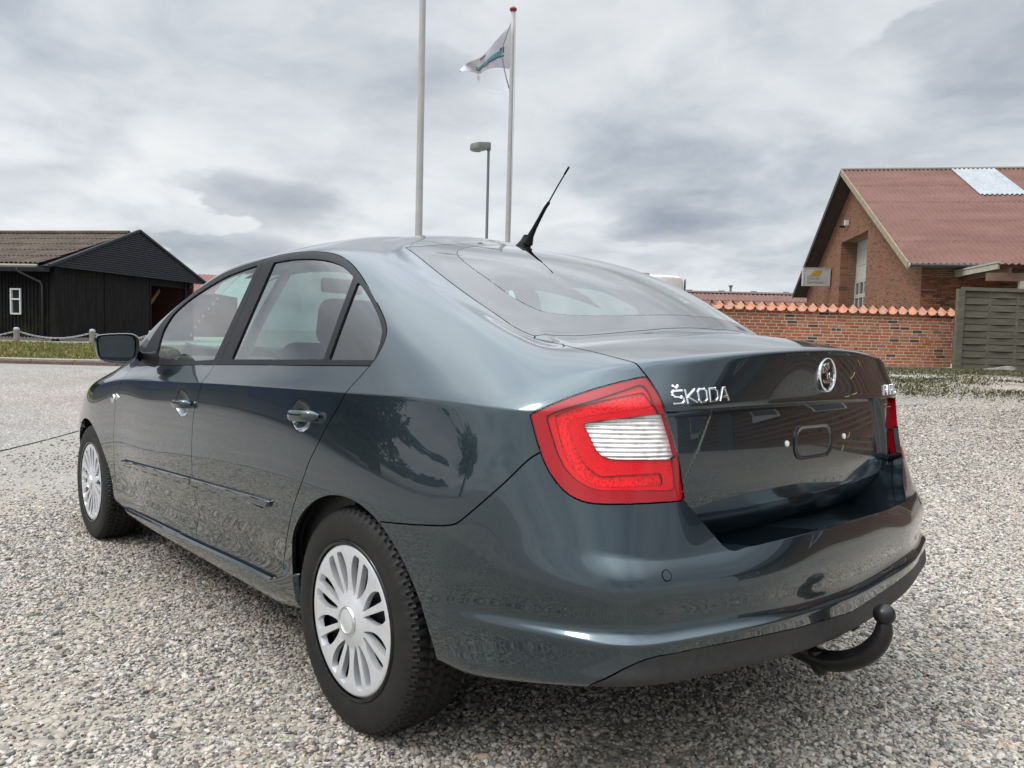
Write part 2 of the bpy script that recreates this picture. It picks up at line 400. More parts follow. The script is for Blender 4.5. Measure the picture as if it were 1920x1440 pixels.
class Skin:
    """half skin that can be cut along outlines; every face carries a panel number"""
    def __init__(s, v, n, f):
        s.bm = bmesh.new(); bm = s.bm
        s.nl = bm.verts.layers.float_vector.new('nrm'); s.pid = bm.faces.layers.int.new('pid')
        vs = [bm.verts.new(p) for p in v]
        for a, nn in zip(vs, n): a[s.nl] = nn
        for q in f: bm.faces.new([vs[i] for i in q])
        bm.verts.index_update(); s.names = {0: 'body'}
    def cut(s, func, name, only=('body',), region=None, keep_side=-1):
        """split faces along func==0 inside 'only' panels and the region (a test on face centres); inside becomes panel name"""
        bm = s.bm; bm.verts.index_update()
        ids = [k for k, v in s.names.items() if v in only]
        co = np.array([v.co[:] for v in bm.verts])
        F = func(co)
        faces = [f for f in bm.faces if f[s.pid] in ids]
        if region is not None:
            cen = np.array([f.calc_center_median()[:] for f in faces]); nrm = np.array([f.normal[:] for f in faces]) if faces else None
            for f in faces: f.normal_update()
            ok = region(cen); faces = [f for f, o in zip(faces, ok) if o]
        vals = {}
        fset = []
        for f in faces:
            mn = min(F[v.index] for v in f.verts)
            if mn < 0: fset.append(f)
        edges = set()
        for f in fset:
            for e in f.edges:
                a, b = F[e.verts[0].index], F[e.verts[1].index]
                if (a < 0) != (b < 0): edges.add(e)
        val = {v: F[v.index] for f in fset for v in f.verts}
        for e in edges:
            for v in e.verts: val.setdefault(v, F[v.index])
        zero = set()
        for e in edges:
            v0, v1 = e.verts; a, b = val[v0], val[v1]
            t = a/(a-b) if abs(a-b) > 1e-12 else 0.0
            if t < .06: val[v0] = 0.0; zero.add(v0); continue
            if t > .94: val[v1] = 0.0; zero.add(v1); continue
            n0 = Vector(v0[s.nl]); n1 = Vector(v1[s.nl]); p = v0.co.lerp(v1.co, t); nn = n0.lerp(n1, t).normalized()
            ne, nv = bmesh.utils.edge_split(e, v0, t)
            nv.co = p; nv[s.nl] = nn; val[nv] = 0.0; zero.add(nv)
        touched = set(f for v in zero for f in v.link_faces)
        split = []
        for f in touched:
            zs = [i for i, v in enumerate(f.verts) if v in zero]
            if len(zs) < 2: continue
            n_ = len(f.verts); vs = list(f.verts)
            sg = [val.get(v, 1.0) for v in vs]
            if min(sg) >= -1e-9 or max(sg) <= 1e-9: continue
            for a_ in range(len(zs)):
                done = False
                for b_ in range(a_+1, len(zs)):
                    i, j = zs[a_], zs[b_]
                    if (j-i) % n_ in (1, n_-1): continue
                    s1 = [sg[k % n_] for k in range(i+1, j)]; s2 = [sg[k % n_] for k in range(j+1, i+n_)]
                    if max(s1+[-1]) > 1e-9 and min(s1+[1]) < -1e-9: continue
                    if max(s2+[-1]) > 1e-9 and min(s2+[1]) < -1e-9: continue
                    split.append((f, vs[i], vs[j])); done = True; break
                if done: break
        for f, a, b in split:
            if f.is_valid: bmesh.utils.face_split(f, a, b)
        new = [k for k, v in s.names.items() if v == name]
        if new: new = new[0]
        else: new = max(s.names)+1; s.names[new] = name
        cand = set(f for f in fset if f.is_valid) | set(f for v in zero for f in v.link_faces)
        ok_ = set(faces)
        for f in cand:
            if f[s.pid] not in ids: continue
            sm = sum(val.get(v, F[v.index] if v.index >= 0 and v.index < len(F) else 0) for v in f.verts)
            mx = max(val.get(v, 0.0) for v in f.verts); mn_ = min(val.get(v, 0.0) for v in f.verts)
            if sm < 0 and (region is None or region(np.array([f.calc_center_median()[:]]))[0]): f[s.pid] = new
        bm.verts.index_update()
    def relabel(s, test, name, only=('body',)):
        ids = [k for k, v in s.names.items() if v in only]
        new = [k for k, v in s.names.items() if v == name]
        if new: new = new[0]
        else: new = max(s.names)+1; s.names[new] = name
        fs = [f for f in s.bm.faces if f[s.pid] in ids]
        ok = test(np.array([f.calc_center_median()[:] for f in fs]))
        for f, o in zip(fs, ok):
            if o: f[s.pid] = new
    def panel(s, *names):
        ids = [k for k, v in s.names.items() if v in names]
        fs = [f for f in s.bm.faces if f[s.pid] in ids]
        idx = {}; V = []; Nn = []; Fc = []
        for f in fs:
            q = []
            for v in f.verts:
                if v not in idx:
                    idx[v] = len(V); V.append(v.co[:]); Nn.append(tuple(v[s.nl]))
                q.append(idx[v])
            Fc.append(q)
        return np.array(V), np.array(Nn), Fc

def shell(V, Nn, F, gap=.0018, depth=.012, offset=0.0, seam=True, both=False, mirror=False, rim=True, chamfer=0.0):
    """a panel: edges drawn in by the gap and folded inward; mirror=True joins the right half at the centre line"""
    V = V.copy(); cnt = {}
    for f in F:
        for i in range(len(f)):
            a, b = f[i], f[(i+1) % len(f)]
            cnt.setdefault((min(a, b), max(a, b)), []).append((a, b))
    bd = [l[0] for k, l in cnt.items() if len(l) == 1]
    bd = [(a, b) for a, b in bd if not (abs(V[a][1]) < 1e-6 and abs(V[b][1]) < 1e-6)]
    inn = np.zeros_like(V)
    for a, b in bd:
        d = V[b]-V[a]; d = d/(np.linalg.norm(d)+1e-12)
        for k in (a, b):
            w = np.cross(Nn[k], d); inn[k] += w
    L = np.linalg.norm(inn, axis=1); ok = L > 1e-9; inn[ok] /= L[ok][:, None]
    seamv = np.abs(V[:, 1]) < 1e-6
    inn[seamv, 1] = 0
    V = V + inn*gap + Nn*(offset[:, None] if isinstance(offset, np.ndarray) else offset)
    out_v = [tuple(p) for p in V]; out_n = [tuple(p) for p in Nn]; out_f = [list(f) for f in F]
    if rim and depth:
        m1 = {}; m2 = {}; mc = {}
        for a, b in bd:
            for k in (a, b):
                if k not in m1:
                    if chamfer:
                        mc[k] = len(out_v); c_ = Nn[k]-inn[k]; out_v.append(tuple(V[k])); out_n.append(tuple(c_/np.linalg.norm(c_)))
                        m1[k] = len(out_v); out_v.append(tuple(V[k]-Nn[k]*chamfer-inn[k]*chamfer)); out_n.append(tuple(c_/np.linalg.norm(c_)))
                    else: m1[k] = len(out_v); out_v.append(tuple(V[k])); out_n.append(tuple(-inn[k]))
                    m2[k] = len(out_v); out_v.append(tuple(V[k]-Nn[k]*depth+inn[k]*depth*.15)); out_n.append(tuple(-inn[k]))
            if chamfer: out_f.append([mc[b], mc[a], m1[a], m1[b]])
            out_f.append([m1[b], m1[a], m2[a], m2[b]])
    if mirror:
        n0 = len(out_v); mp = {}; 
        for i in range(n0):
            x, y, z = out_v[i]
            if abs(y) < 1e-6: mp[i] = i; out_v[i] = (x, 0.0, z); nx, ny, nz = out_n[i]; out_n[i] = (nx, 0.0 if i < len(V) else ny, nz)
            else: mp[i] = len(out_v); out_v.append((x, -y, z)); nx, ny, nz = out_n[i]; out_n.append((nx, -ny, nz))
        out_f += [[mp[i] for i in f][::-1] for f in out_f]
    return out_v, out_n, out_f
def flip(vnf):
    v, n, f = vnf
    return [(x, -y, z) for x, y, z in v], [(x, -y, z) for x, y, z in n], [q[::-1] for q in f]

def make_paint():
    mt = mat('paint', (.045, .064, .082), rough=.22, metal=.85, coat=1.0); N, b = nodes(mt)
    co = objco(N)
    fl = N.n('ShaderNodeTexVoronoi', {'Vector': co, 'Scale': 900.0})
    N.put(b, 'Base Color', N.mix(N.noise(fl.outputs['Color'].node and co, 700, 1), (.026, .042, .052, 1), (.038, .059, .072, 1)))
    nz = N.noise(co, 26, 5, .6)
    N.put(b, 'Coat Roughness', N.ramp(nz, [(.35, (.004,)*3), (.75, (.022,)*3)]))
    b.inputs['Coat IOR'].default_value = 1.55
    return mt
PAINT = make_paint()
GBLACK = mat('gloss_black', (.006, .006, .008), .12, spec=.4)
PILLAR = mat('pillar_film', (.022, .020, .022), .12, spec=.6)
TRIM = mat('black_trim', (.007, .007, .008), .42, spec=.18)
PLASTIC = noisy(mat('black_plastic', (.02, .02, .021), .55, spec=.35), (.017, .017, .018), (.027, .027, .027), 60, 4, .06, .001)
DARK = mat('dark_inside', (.006, .006, .006), .95, spec=.1)
CHROME = mat('chrome', (.82, .83, .84), .06, metal=1.0)
SILVER = noisy(mat('silver_plastic', (.5, .51, .53), .34, metal=.55, coat=.35, coat_rough=.15), (.62, .63, .655), (.69, .70, .72), 40, 3)
RUBBER = noisy(mat('tyre_rubber', (.02, .02, .02), .6, spec=.35), (.0055, .0055, .006), (.012, .0115, .011), 18, 6, .12, .001)
def glass_mat(name, tint, refl=(1, 1, 1), base=.0, ior=1.52, gain=1.15):
    mt = bpy.data.materials.new(name); mt.use_nodes = True; t = mt.node_tree; t.nodes.clear(); N = NT(t)
    tr = N.n('ShaderNodeBsdfTransparent', {'Color': (*tint, 1)}); gl = N.n('ShaderNodeBsdfGlossy', {'Color': (*refl, 1), 'Roughness': .004})
    geo = N.n('ShaderNodeNewGeometry'); fr = N.n('ShaderNodeFresnel', {'IOR': N.n('ShaderNodeMapRange', {0: (geo, 'Backfacing'), 1: 0., 2: 1., 3: ior, 4: 1/ior})})
    f2 = N.math('ADD', N.math('MULTIPLY', fr, gain), base, clamp=True)
    mx = N.n('ShaderNodeMixShader', {0: f2, 1: tr, 2: gl}); out = N.n('ShaderNodeOutputMaterial'); t.links.new(mx.outputs[0], out.inputs[0])
    return mt
GLASS_F = glass_mat('front_side_glass', (.76, .87, .83), gain=1.35)
GLASS_R = glass_mat('tinted_rear_glass', (.29, .32, .315), gain=1.9)
GLASS_B = glass_mat('rear_screen_glass', (.50, .66, .60), gain=1.6)
GLASS_W = glass_mat('windscreen_glass', (.68, .94, .84))
MIRROR = mat('mirror_glass', (.42, .47, .47), .02, metal=1.0)
FRIT = mat('screen_border', (.050, .048, .051), .06, spec=1.0)
SEAT = noisy(mat('seat_fabric', (.03, .03, .033), .9), (.022, .022, .025), (.04, .04, .043), 80, 3)
DASH = mat('dash_plastic', (.03, .03, .032), .6)
def make_red(name, c1, c2, scale):
    mt = mat(name, c1, .3, spec=.1); N, b = nodes(mt); co = objco(N)
    mp = N.n('ShaderNodeMapping', {'Vector': co}); mp.inputs['Scale'].default_value = (1.0, 1.6, 1.0)
    w = N.n('ShaderNodeTexVoronoi', {'Vector': mp, 'Scale': scale}); w.distance = 'CHEBYCHEV'
    n1 = N.noise(co, 22, 3)
    N.put(b, 'Base Color', N.mix(N.ramp(N.math('MULTIPLY', (w, 0), N.math('ADD', n1, .5)), [(.18, (0, 0, 0)), (.50, (1, 1, 1))]), (*c1, 1), (*c2, 1)))
    nb = N.n('ShaderNodeBump', {'Height': (w, 0), 'Strength': .12, 'Distance': .002}); N.put(b, 'Normal', nb)
    b.inputs['Coat Normal'].default_value = (0, 0, 0)
    return mt
LENS = glass_mat('clear_lens', (1.0, .98, .98), gain=.9)
RED_RIM = mat('red_rim', (.30, .001, .006), .25, spec=.1)
RED = make_red('red_lens', (.66, .0012, .005), (.50, .001, .004), 260)
RED_BAND = make_red('red_reflector', (.40, .001, .004), (.74, .005, .009), 150)
def make_clear():
    mt = mat('reversing_lens', (.78, .78, .77), .2, metal=.4); N, b = nodes(mt); co = objco(N)
    sp = N.n('ShaderNodeSeparateXYZ', {0: co})
    w = N.math('SINE', N.math('MULTIPLY', (sp, 2), 700.0))
    nz = N.noise(co, 45, 3, .6)
    N.put(b, 'Base Color', N.ramp(N.math('ADD', N.math('MULTIPLY', w, .08), nz), [(.28, (.46, .455, .455)), (.46, (.68, .68, .68)), (.78, (.86, .86, .86))]))
    bump(N, b, N.math('ADD', w, nz), .45, .003)
    return mt
CLEAR = make_clear()

car = empty('parked_car', (0, 0, 0))
car.rotation_euler = Matrix([list(map(float, r)) for r in TILT]).to_euler()
tag(car, 'dark blue-grey four-door saloon car parked on the gravel, seen from behind with no number plate', 'car')

def car_on(uv, axis, val):
    d = RC.T @ np.array([(uv[0]-960)/F_PX, (uv[1]-720)/F_PX, 1.0]); t = (val-CAM_POS_CAR[axis])/d[axis]
    return Vector(CAM_POS_CAR + t*d)

def build_car_body():
    v, n, f = build_skin(4 if os.environ.get('LOW') != '1' else 3)
    S = Skin(v, n, f)
    from mathutils.bvhtree import BVHTree
    bvh = BVHTree.FromPolygons([tuple(p) for p in v], [tuple(q) for q in f])
    def hit(uv, tree=bvh):
        d = RC.T @ np.array([(uv[0]-960)/F_PX, (uv[1]-720)/F_PX, 1.0])
        p, nn, i, dist = tree.ray_cast(Vector(CAM_POS_CAR), Vector(d).normalized())
        return p, nn
    px = lambda poly, smooth=True: (lambda P: sd_poly(car_px(P), spline(poly) if smooth else [q[:2] for q in poly]))
    top = lambda poly: (lambda P: sd_poly(P[:, :2], spline(poly)))
    s_ = 1
    side = lambda c: (c[:, 0] > -.72) & (c[:, 0] < 2.3) & (c[:, 1] > .35)
    rear = lambda c: (c[:, 0] < -.2)
    # wheel arches
    def arch(xc, zc, rx, rz):
        def fn(P):
            dx = (P[:, 0]-xc)/rx; dz = np.maximum(P[:, 2]-zc, 0)/rz
            return (np.sqrt(dx*dx+dz*dz)-1)*rx
        return fn
    S.cut(arch(-.012, .285, .357, .338), 'hole', region=lambda c: (c[:, 1] > .45) & (c[:, 0] < .6))
    S.cut(arch(2.602, .285, .350, .335), 'hole', region=lambda c: (c[:, 1] > .45) & (c[:, 0] > 1.9))
    # side windows with their black frame
    dlo = [(258,686,s_),(283,635),(310,597),(340,568),(375,540),(425,510),(480,491),(535,476),(585,471.5),(620,474.5),(642,482),(660,495.5),(678,518),(697,550),(714,582),(723,605),(725,624),(718,647),(703,674),(692,686,s_),(560,685),(410,684)]
    up = lambda c: side(c) & (c[:, 2] > .80) & (c[:, 1] > .5)
    S.cut(px(dlo), 'rear_frame', region=up)
    S.cut(px([(200,720,s_),(410,684,s_),(496,484,s_),(486,440,s_),(200,440,s_)], False), 'front_frame', ('rear_frame',), up)
    S.cut(px([(292,668,s_),(305,622),(325,589),(350,566),(375,548),(425,518.5),(483,497,s_),(440,590),(401,674,s_),(345,676)]), 'front_glass', ('front_frame',), up)
    S.cut(px([(434,673.5,s_),(470,590),(513,492.5,s_),(547,486.5),(585,485.5),(612,488.5),(635,495.5),(650,506),(662,519,s_),(636,590),(606,673.5,s_)]), 'rear_door_glass', ('rear_frame',), up)
    S.cut(px([(671,528,s_),(692,560),(709,595),(715.5,620),(712,642),(701,674.5,s_),(616,674.5,s_),(643,600)]), 'quarter_glass', ('rear_frame',), up)
    # doors
    S.cut(px([(247,690,s_),(228,716),(222,733),(216,763),(213.5,811),(214,864),(217.5,910),(224,946,s_),(300,982),(373,1018,s_),(368,995),(371,980),(373.7,960),(366,930),(360,885),(359.5,835),(361,797),(365,765),(370,750),(378.7,717.5),(392.5,700),(406,677.5,s_),(330,674),(262,681,s_)]), 'front_door', ('body',), lambda c: side(c) & (c[:, 2] > .2))
    S.cut(px([(395,672,s_),(340,720,s_),(335,1000,s_),(373,1018),(450,1053),(512,1083),(523,1082),(530,1068),(537.5,1010),(550,950),(567.5,900),(580,865),(596,832),(612.5,800),(630,770),(651,733.7),(672,710),(696,683,s_),(600,676),(500,676)]), 'rear_door', ('body',), lambda c: side(c) & (c[:, 2] > .2))
    S.cut(px([(230,861,s_),(360.5,896.5,s_),(360.5,909.5,s_),(231,871,s_)], False), 'front_moulding', ('front_door',), side)
    S.cut(px([(360.5,896.5,s_),(508.5,937.5,s_),(505.5,953,s_),(360.5,909.5,s_)], False), 'rear_moulding', ('rear_door',), side)
    def ell(cx, cy, rx, ry): return lambda P: (lambda q: (np.sqrt(((q[:, 0]-cx)/rx)**2+((q[:, 1]-cy)/ry)**2)-1)*rx)(car_px(P))
    S.cut(ell(565, 779, 19, 31), 'rear_cup', ('rear_door',), side)
    S.cut(ell(342, 756, 12.5, 25), 'front_cup', ('front_door',), side)
    S.relabel(lambda c: (c[:, 0] > .30) & (c[:, 0] < 2.3) & (c[:, 2] < .33), 'side_sill')
    # nose
    S.cut(top([(2.27,0,s_),(2.25,.25),(2.19,.45),(2.07,.645,s_),(1.78,.575),(1.47,.50,s_),(1.39,.3),(1.36,0,s_),(1.36,-.2,s_),(2.27,-.2,s_)]), 'windscreen', region=lambda c: (c[:, 0] > 1.2) & (c[:, 2] > .9))
    S.cut(top([(3.32,0,s_),(3.30,.3),(3.14,.53),(2.75,.635),(2.3,.725),(2.14,.74,s_),(2.23,.5),(2.31,.25),(2.34,0,s_),(2.34,-.2,s_),(3.32,-.2,s_)]), 'bonnet', region=lambda c: (c[:, 0] > 1.9) & (c[:, 2] > .66))
    S.cut(lambda P: sd_poly(P[:, [0, 2]], [(2.80,.73),(3.05,.745),(3.25,.72),(3.45,.69),(3.45,.58),(3.1,.585)]), 'headlight', region=lambda c: (c[:, 0] > 2.6) & (c[:, 1] > .3))
    S.cut(lambda P: np.maximum(P[:, 2]-.585, 2.75-P[:, 0]), 'front_bumper', region=lambda c: (c[:, 0] > 2.5))
    S.cut(lambda P: sd_poly(P[:, 1:], [(-.2,.62),(.29,.62),(.34,.70),(.31,.725),(-.2,.725)]), 'grille', ('front_bumper', 'body', 'bonnet'), region=lambda c: (c[:, 0] > 3.2) & (c[:, 1] < .5))
    S.cut(lambda P: sd_poly(P[:, 1:], [(-.2,.30),(.42,.30),(.46,.47),(-.2,.47)]), 'grille', ('front_bumper',), region=lambda c: (c[:, 0] > 3.2))
    S.relabel(lambda c: (c[:, 0] > 2.0) & (c[:, 2] < .97), 'front_wing')
    # tail
    S.cut(px([(993.7,777,s_),(1040,756),(1090,737),(1140,722),(1190,710),(1211,706,s_),(1227,727.5),(1240,750),(1251,785),(1265,830),(1272.5,860),(1278.7,905),(1283,938.7,s_),(1215,943.7),(1140,945.5),(1102,942.5),(1075,932.5),(1055,917.5),(1040,900),(1025,875),(1013.7,847.5),(1002.5,810)]), 'tail_light', region=rear)
    S.cut(px([(1024,780,s_),(1060,766),(1120,748),(1205,720,s_),(1218,737),(1228,762),(1243,790),(1257,835),(1265,880),(1268,919,s_),(1133,918.5),(1110,914),(1085,902),(1062,880),(1046,850),(1032,808)]), 'red_lens', ('tail_light',), rear)
    S.cut(px([(1094,795),(1115,790),(1172,783.7),(1222,778.7),(1248,777,s_),(1258,812),(1266,840),(1270,860,s_),(1240,861),(1152,860),(1132,855),(1120,845),(1112,830),(1100,805)]), 'reversing_light', ('red_lens', 'tail_light'), rear)
    S.cut(px([(1040,779,s_),(1075,763),(1150,744),(1208,733,s_),(1228,760,s_),(1160,771),(1100,779),(1062,790,s_),(1075,830),(1095,868),(1125,893,s_),(1245,887,s_),(1246,910,s_),(1135,912),(1110,906),(1085,890),(1062,860),(1048,820)]), 'reflector_band', ('red_lens',), rear)
    S.cut(top([(.222,0,s_),(.224,.2),(.230,.4),(.238,.513,s_),(.10,.530),(-.06,.546),(-.225,.562),(-.345,.579),(-.408,.578,s_),(-.47,.44),(-.51,.227),(-.54,0,s_),(-.54,-.2,s_),(.222,-.2,s_)]), 'screen_border', region=lambda c: (c[:, 2] > .98) & (c[:, 0] < .6))
    S.cut(top([(.165,0,s_),(.16,.25),(.13,.39),(.05,.435),(-.12,.465),(-.26,.478),(-.345,.455),(-.41,.35),(-.455,.18),(-.475,0,s_),(-.475,-.2,s_),(.165,-.2,s_)]), 'rear_screen', ('screen_border',))
    lid_px = px([(1000,634,s_),(1065,649),(1130,664),(1192,680.5,s_),(1210,702),(1228,728),(1241,752),(1251,785),(1265,830),(1273,860),(1279,905),(1284,939,s_),(1390,1062,s_),(1800,1100,s_),(1800,560,s_),(1426,560,s_),(1010,612,s_)])
    def lidf(P):
        a = lid_px(P)*.0017; b = .619-.013*(np.abs(P[:, 1])/.40)**2-P[:, 2]; k = .02
        h = np.clip(.5+.5*(a-b)/k, 0, 1)
        return a*h+b*(1-h)+k*h*(1-h)
    S.cut(lidf, 'boot_lid', region=lambda c: (c[:, 0] < -.3) & (c[:, 2] > .5))
    S.cut(lambda P: P[:, 2]-(.8985-.010*(np.abs(P[:, 1])/.6)**2), 'hole', ('boot_lid',))
    S.cut(px([(712,978,s_),(780,984),(848,984),(876,966),(945,906),(990,862.5),(1013.7,847.5,s_),(1100,850,s_),(1290,925,s_),(1500,900,s_),(1900,900,s_),(1900,1500,s_),(700,1500,s_)]), 'rear_bumper', region=lambda c: (c[:, 0] < 0.1) & (c[:, 2] < .9))
    S.cut(px([(1090,1310,s_),(1103,1287),(1135,1273),(1173,1253),(1217,1235),(1280,1222),(1327,1213),(1444,1189),(1530,1168),(1700,1115,s_),(1900,1075,s_),(1900,1500,s_),(1090,1500,s_)]), 'diffuser', ('rear_bumper',), lambda c: (c[:, 0] < -.2) & (c[:, 2] < .6))

    def put(name, panels, material, parent, mirror=False, pair=False, **kw):
        V, Nn, F = S.panel(*panels)
        if callable(kw.get('offset')): kw['offset'] = kw['offset'](V)
        vn = shell(V, Nn, F, mirror=mirror, **kw)
        if not pair: return mesh_obj(name, vn[0], vn[2], material, parent, True, vn[1])
        par = parent if isinstance(parent, tuple) else (parent, parent)
        a = mesh_obj(name, vn[0], vn[2], material, par[0], True, vn[1])
        w = flip(vn); b = mesh_obj(name, w[0], w[2], material, par[1], True, w[1])
        return a, b
    put('body', ['body'], PAINT, car, mirror=True)
    put('front_wing', ['front_wing'], PAINT, car, pair=True)
    put('bonnet', ['bonnet'], PAINT, car, mirror=True)
    put('front_bumper', ['front_bumper'], PAINT, car, mirror=True)
    put('grille', ['grille'], GBLACK, car, mirror=True, offset=-.012)
    put('headlight', ['headlight'], mat('headlight_lens', (.55, .57, .58), .08, metal=.6, coat=1.0), car, pair=True)
    put('windscreen', ['windscreen'], GLASS_W, car, mirror=True, depth=.004)
    fd = put('front_door', ['front_door', 'front_moulding'], PAINT, car, pair=True)
    rd = put('rear_door', ['rear_door', 'rear_moulding'], PAINT, car, pair=True)
    put('window_frame', ['front_frame'], TRIM, fd, pair=True, gap=.001)
    put('window_frame', ['rear_frame'], TRIM, rd, pair=True, gap=.001)
    put('side_window', ['front_glass'], GLASS_F, fd, pair=True, gap=0, offset=-.005, rim=False)
    put('side_window', ['rear_door_glass'], GLASS_R, rd, pair=True, gap=0, offset=-.005, rim=False)
    put('quarter_window', ['quarter_glass'], GLASS_R, rd, pair=True, gap=0, offset=-.005, rim=False)
    put('moulding', ['front_moulding'], PAINT, fd, pair=True, gap=.004, offset=.012, depth=.014, chamfer=.0045)
    put('moulding', ['rear_moulding'], PAINT, rd, pair=True, gap=.004, offset=.012, depth=.014, chamfer=.0045)
    put('side_sill', ['side_sill'], PAINT, car, pair=True, offset=lambda V: .017*np.clip((2.14-V[:, 0])/.14, 0, 1)*np.clip((V[:, 0]-.345)/.14, 0, 1), depth=.03, chamfer=.006)
    for cup, par, (cx, cy, rx, ry) in (('rear_cup', rd, (565, 779, 19, 31)), ('front_cup', fd, (342, 756, 12.5, 25))):
        V, Nn, F = S.panel(cup)
        q = car_px(V); r2 = ((q[:, 0]-cx)/rx)**2+((q[:, 1]-cy)/ry)**2
        V2 = V - Nn*(.026*np.clip(1-r2, 0, 1)**.6)[:, None]
        for sgn, pp in ((1, par[0]), (-1, par[1])):
            W = V2*[1, sgn, 1]; mesh_obj('handle_cup', W, [q_ if sgn > 0 else q_[::-1] for q_ in F], PAINT, pp, True)
    # door handles
    for (p0, p1, par) in (((550, 777.5), (601, 780.5), rd), ((334, 756), (360, 758), fd)):
        a, _ = hit(p0); b_, _ = hit(p1)
        for sgn, pp in ((1, par[0]), (-1, par[1])):
            mb = MB(); rows = []
            d = (b_-a); L = d.length; d.normalize(); up_ = Vector((0, 0, 1)); up_ = (up_-d*up_.dot(d)).normalized(); o_ = d.cross(up_); o_ = o_ if o_.y > 0 else -o_
            for i in range(13):
                t = i/12; e = abs(2*t-1); hgt = .0155*(1-max(0, e-.8)/.2*.55 if e < 1 else .3); out = .004+.025*(1-e**4)
                if e > .999: hgt = .004
                c = a + d*(L*t) + o_*out; ring = []
                for k in range(12):
                    an = 2*math.pi*k/12; ring.append(c + up_*(math.cos(an)*hgt) + o_*(math.sin(an)*.009*(1 if e < .999 else .3)))
                rows.append([Vector((p.x, p.y*sgn, p.z)) for p in ring+ring[:1]])
            mb.grid(rows); mb.build('door_handle', PAINT, pp, auto=60)
    put('rear_bumper', ['rear_bumper'], PAINT, car, mirror=True, depth=.05)
    put('diffuser', ['diffuser'], PLASTIC, car, mirror=True, depth=.05, offset=-.001)
    p, nn = hit((1250, 1079))
    for sgn in (1, -1):
        q, m_ = Vector((p.x, p.y*sgn, p.z)), Vector((nn.x, nn.y*sgn, nn.z))
        so = MB().lathe([(.0001, .0012), (.0098, .0010), (.0104, -.002)], q, m_, 28).build('parking_sensor', PAINT, car, auto=50)
        MB().lathe([(.0103, .0004), (.0118, .0004), (.0120, -.002)], q, m_, 28).build('sensor_ring', DARK, so, True)
    lid = put('boot_lid', ['boot_lid'], PAINT, car, mirror=True, depth=.02)
    tl = put('tail_light', ['tail_light'], RED_RIM, car, pair=True, depth=.065, offset=-.002)
    put('red_lens', ['red_lens'], RED, tl, pair=True, gap=0, offset=-.008, rim=False)
    put('reversing_light', ['reversing_light'], CLEAR, tl, pair=True, gap=0, offset=-.013, depth=-.008)
    put('outer_lens', ['tail_light', 'red_lens', 'reversing_light', 'reflector_band'], LENS, tl, pair=True, gap=.001, offset=.003, depth=.008)
    put('reflector_band', ['reflector_band'], RED_BAND, tl, pair=True, gap=0, offset=-.0115, depth=-.004)
    rs = put('rear_screen', ['rear_screen'], GLASS_B, car, mirror=True, gap=0, rim=False)
    put('screen_border', ['screen_border'], FRIT, rs, mirror=True, depth=.008)
    # dark inside of the shell, so that the joints between panels read as joints
    V, Nn, F = S.panel('body', 'front_wing', 'bonnet', 'front_bumper', 'front_door', 'rear_door', 'side_sill', 'rear_bumper', 'tail_light', 'red_lens', 'reversing_light', 'reflector_band', 'headlight', 'front_moulding', 'rear_moulding', 'diffuser', 'grille', 'boot_lid')
    vn = shell(V, Nn, F, gap=-.004, offset=-.03, rim=False, mirror=True)
    mesh_obj('inner_shell', vn[0], vn[2], DARK, car, True)

    # lower part of the boot lid, with the number plate recess
    sm = lambda t: max(0, min(1, t))**2*(3-2*max(0, min(1, t)))
    def lidx(y, z):
        ay = abs(y); x = -.846+.062*(ay/.6)**2.2+max(0, ay-.575)*.9
        prof = np.interp(z, [.575, .60, .632, .665, .715, .80, .88, .91], [.078, .052, .026, .009, .0, 0, .006, .014])
        edge = .425+(.893-z)/(.893-.703)*.105               # slanted side of the recess
        d = (edge-ay)/.012
        return x+prof+.016*sm(d)-.006
    zs = sorted(set([.575, .59, .60, .61, .62, .63, .64, .65, .66, .665, .67, .675, .68, .685, .69, .70, .71]+list(np.arange(.72, .905, .01))+[.91]))
    half = sorted(set([.0, .05, .1, .15, .2, .25, .3, .35]+list(np.arange(.38, .56, .0055))+[.565, .575, .60, .63]))
    ys = [-y for y in half[::-1] if y > 0]+half
    rows = [[(lidx(y, z), y, z) for y in ys] for z in zs]
    mb = MB(); mb.grid(rows); low = mb.build('plate_panel', PAINT, lid, True)
    lbv = BVHTree.FromPolygons([Vector(p) for p in mb.v], mb.f)
    # bumper shelf below the lid
    V, Nn, F = S.panel('rear_bumper')
    on = (np.abs(lidf(V)) < .0012) & (V[:, 0] < -.7) & (V[:, 2] < .70)
    E_ = V[on]; E_ = E_[np.argsort(-E_[:, 1])]
    E_ = [E_[0]]+[b for a, b in zip(E_[:-1], E_[1:]) if np.linalg.norm(b-a) > 1e-4]
    full = [tuple(p) for p in E_]+[(p[0], -p[1], p[2]) for p in E_[::-1]]
    rows = [[Vector(p)+Vector((.0, 0, -.0015)) for p in full], [Vector(p)+Vector((.012, 0, -.006)) for p in full], [Vector((p[0]+.20, p[1]*.97, p[2]-.030)) for p in full]]
    mb = MB(); mb.grid(rows); mb.build('bumper_step', PAINT, car, True)
    # number plate place: rounded pressed frame and two screw caps
    cpt = Vector(lbv.ray_cast(Vector((-1.5, .01, .79)), Vector((1, 0, 0)))[0])
    def onlid(y, z): return Vector(lbv.ray_cast(Vector((-1.5, y, z)), Vector((1, 0, 0)))[0])
    loop = []
    hw, hh, rr = .100, .043, .038
    for cx, cz, a0 in ((hw-rr, hh-rr, 0), (-hw+rr, hh-rr, 90), (-hw+rr, -hh+rr, 180), (hw-rr, -hh+rr, 270)):
        for k in range(9):
            a = math.radians(a0+k*11.25); loop.append((-.0+cx+rr*math.cos(a), .7975+cz+rr*math.sin(a)))
    cy0 = .005
    mb = MB(); rws = []
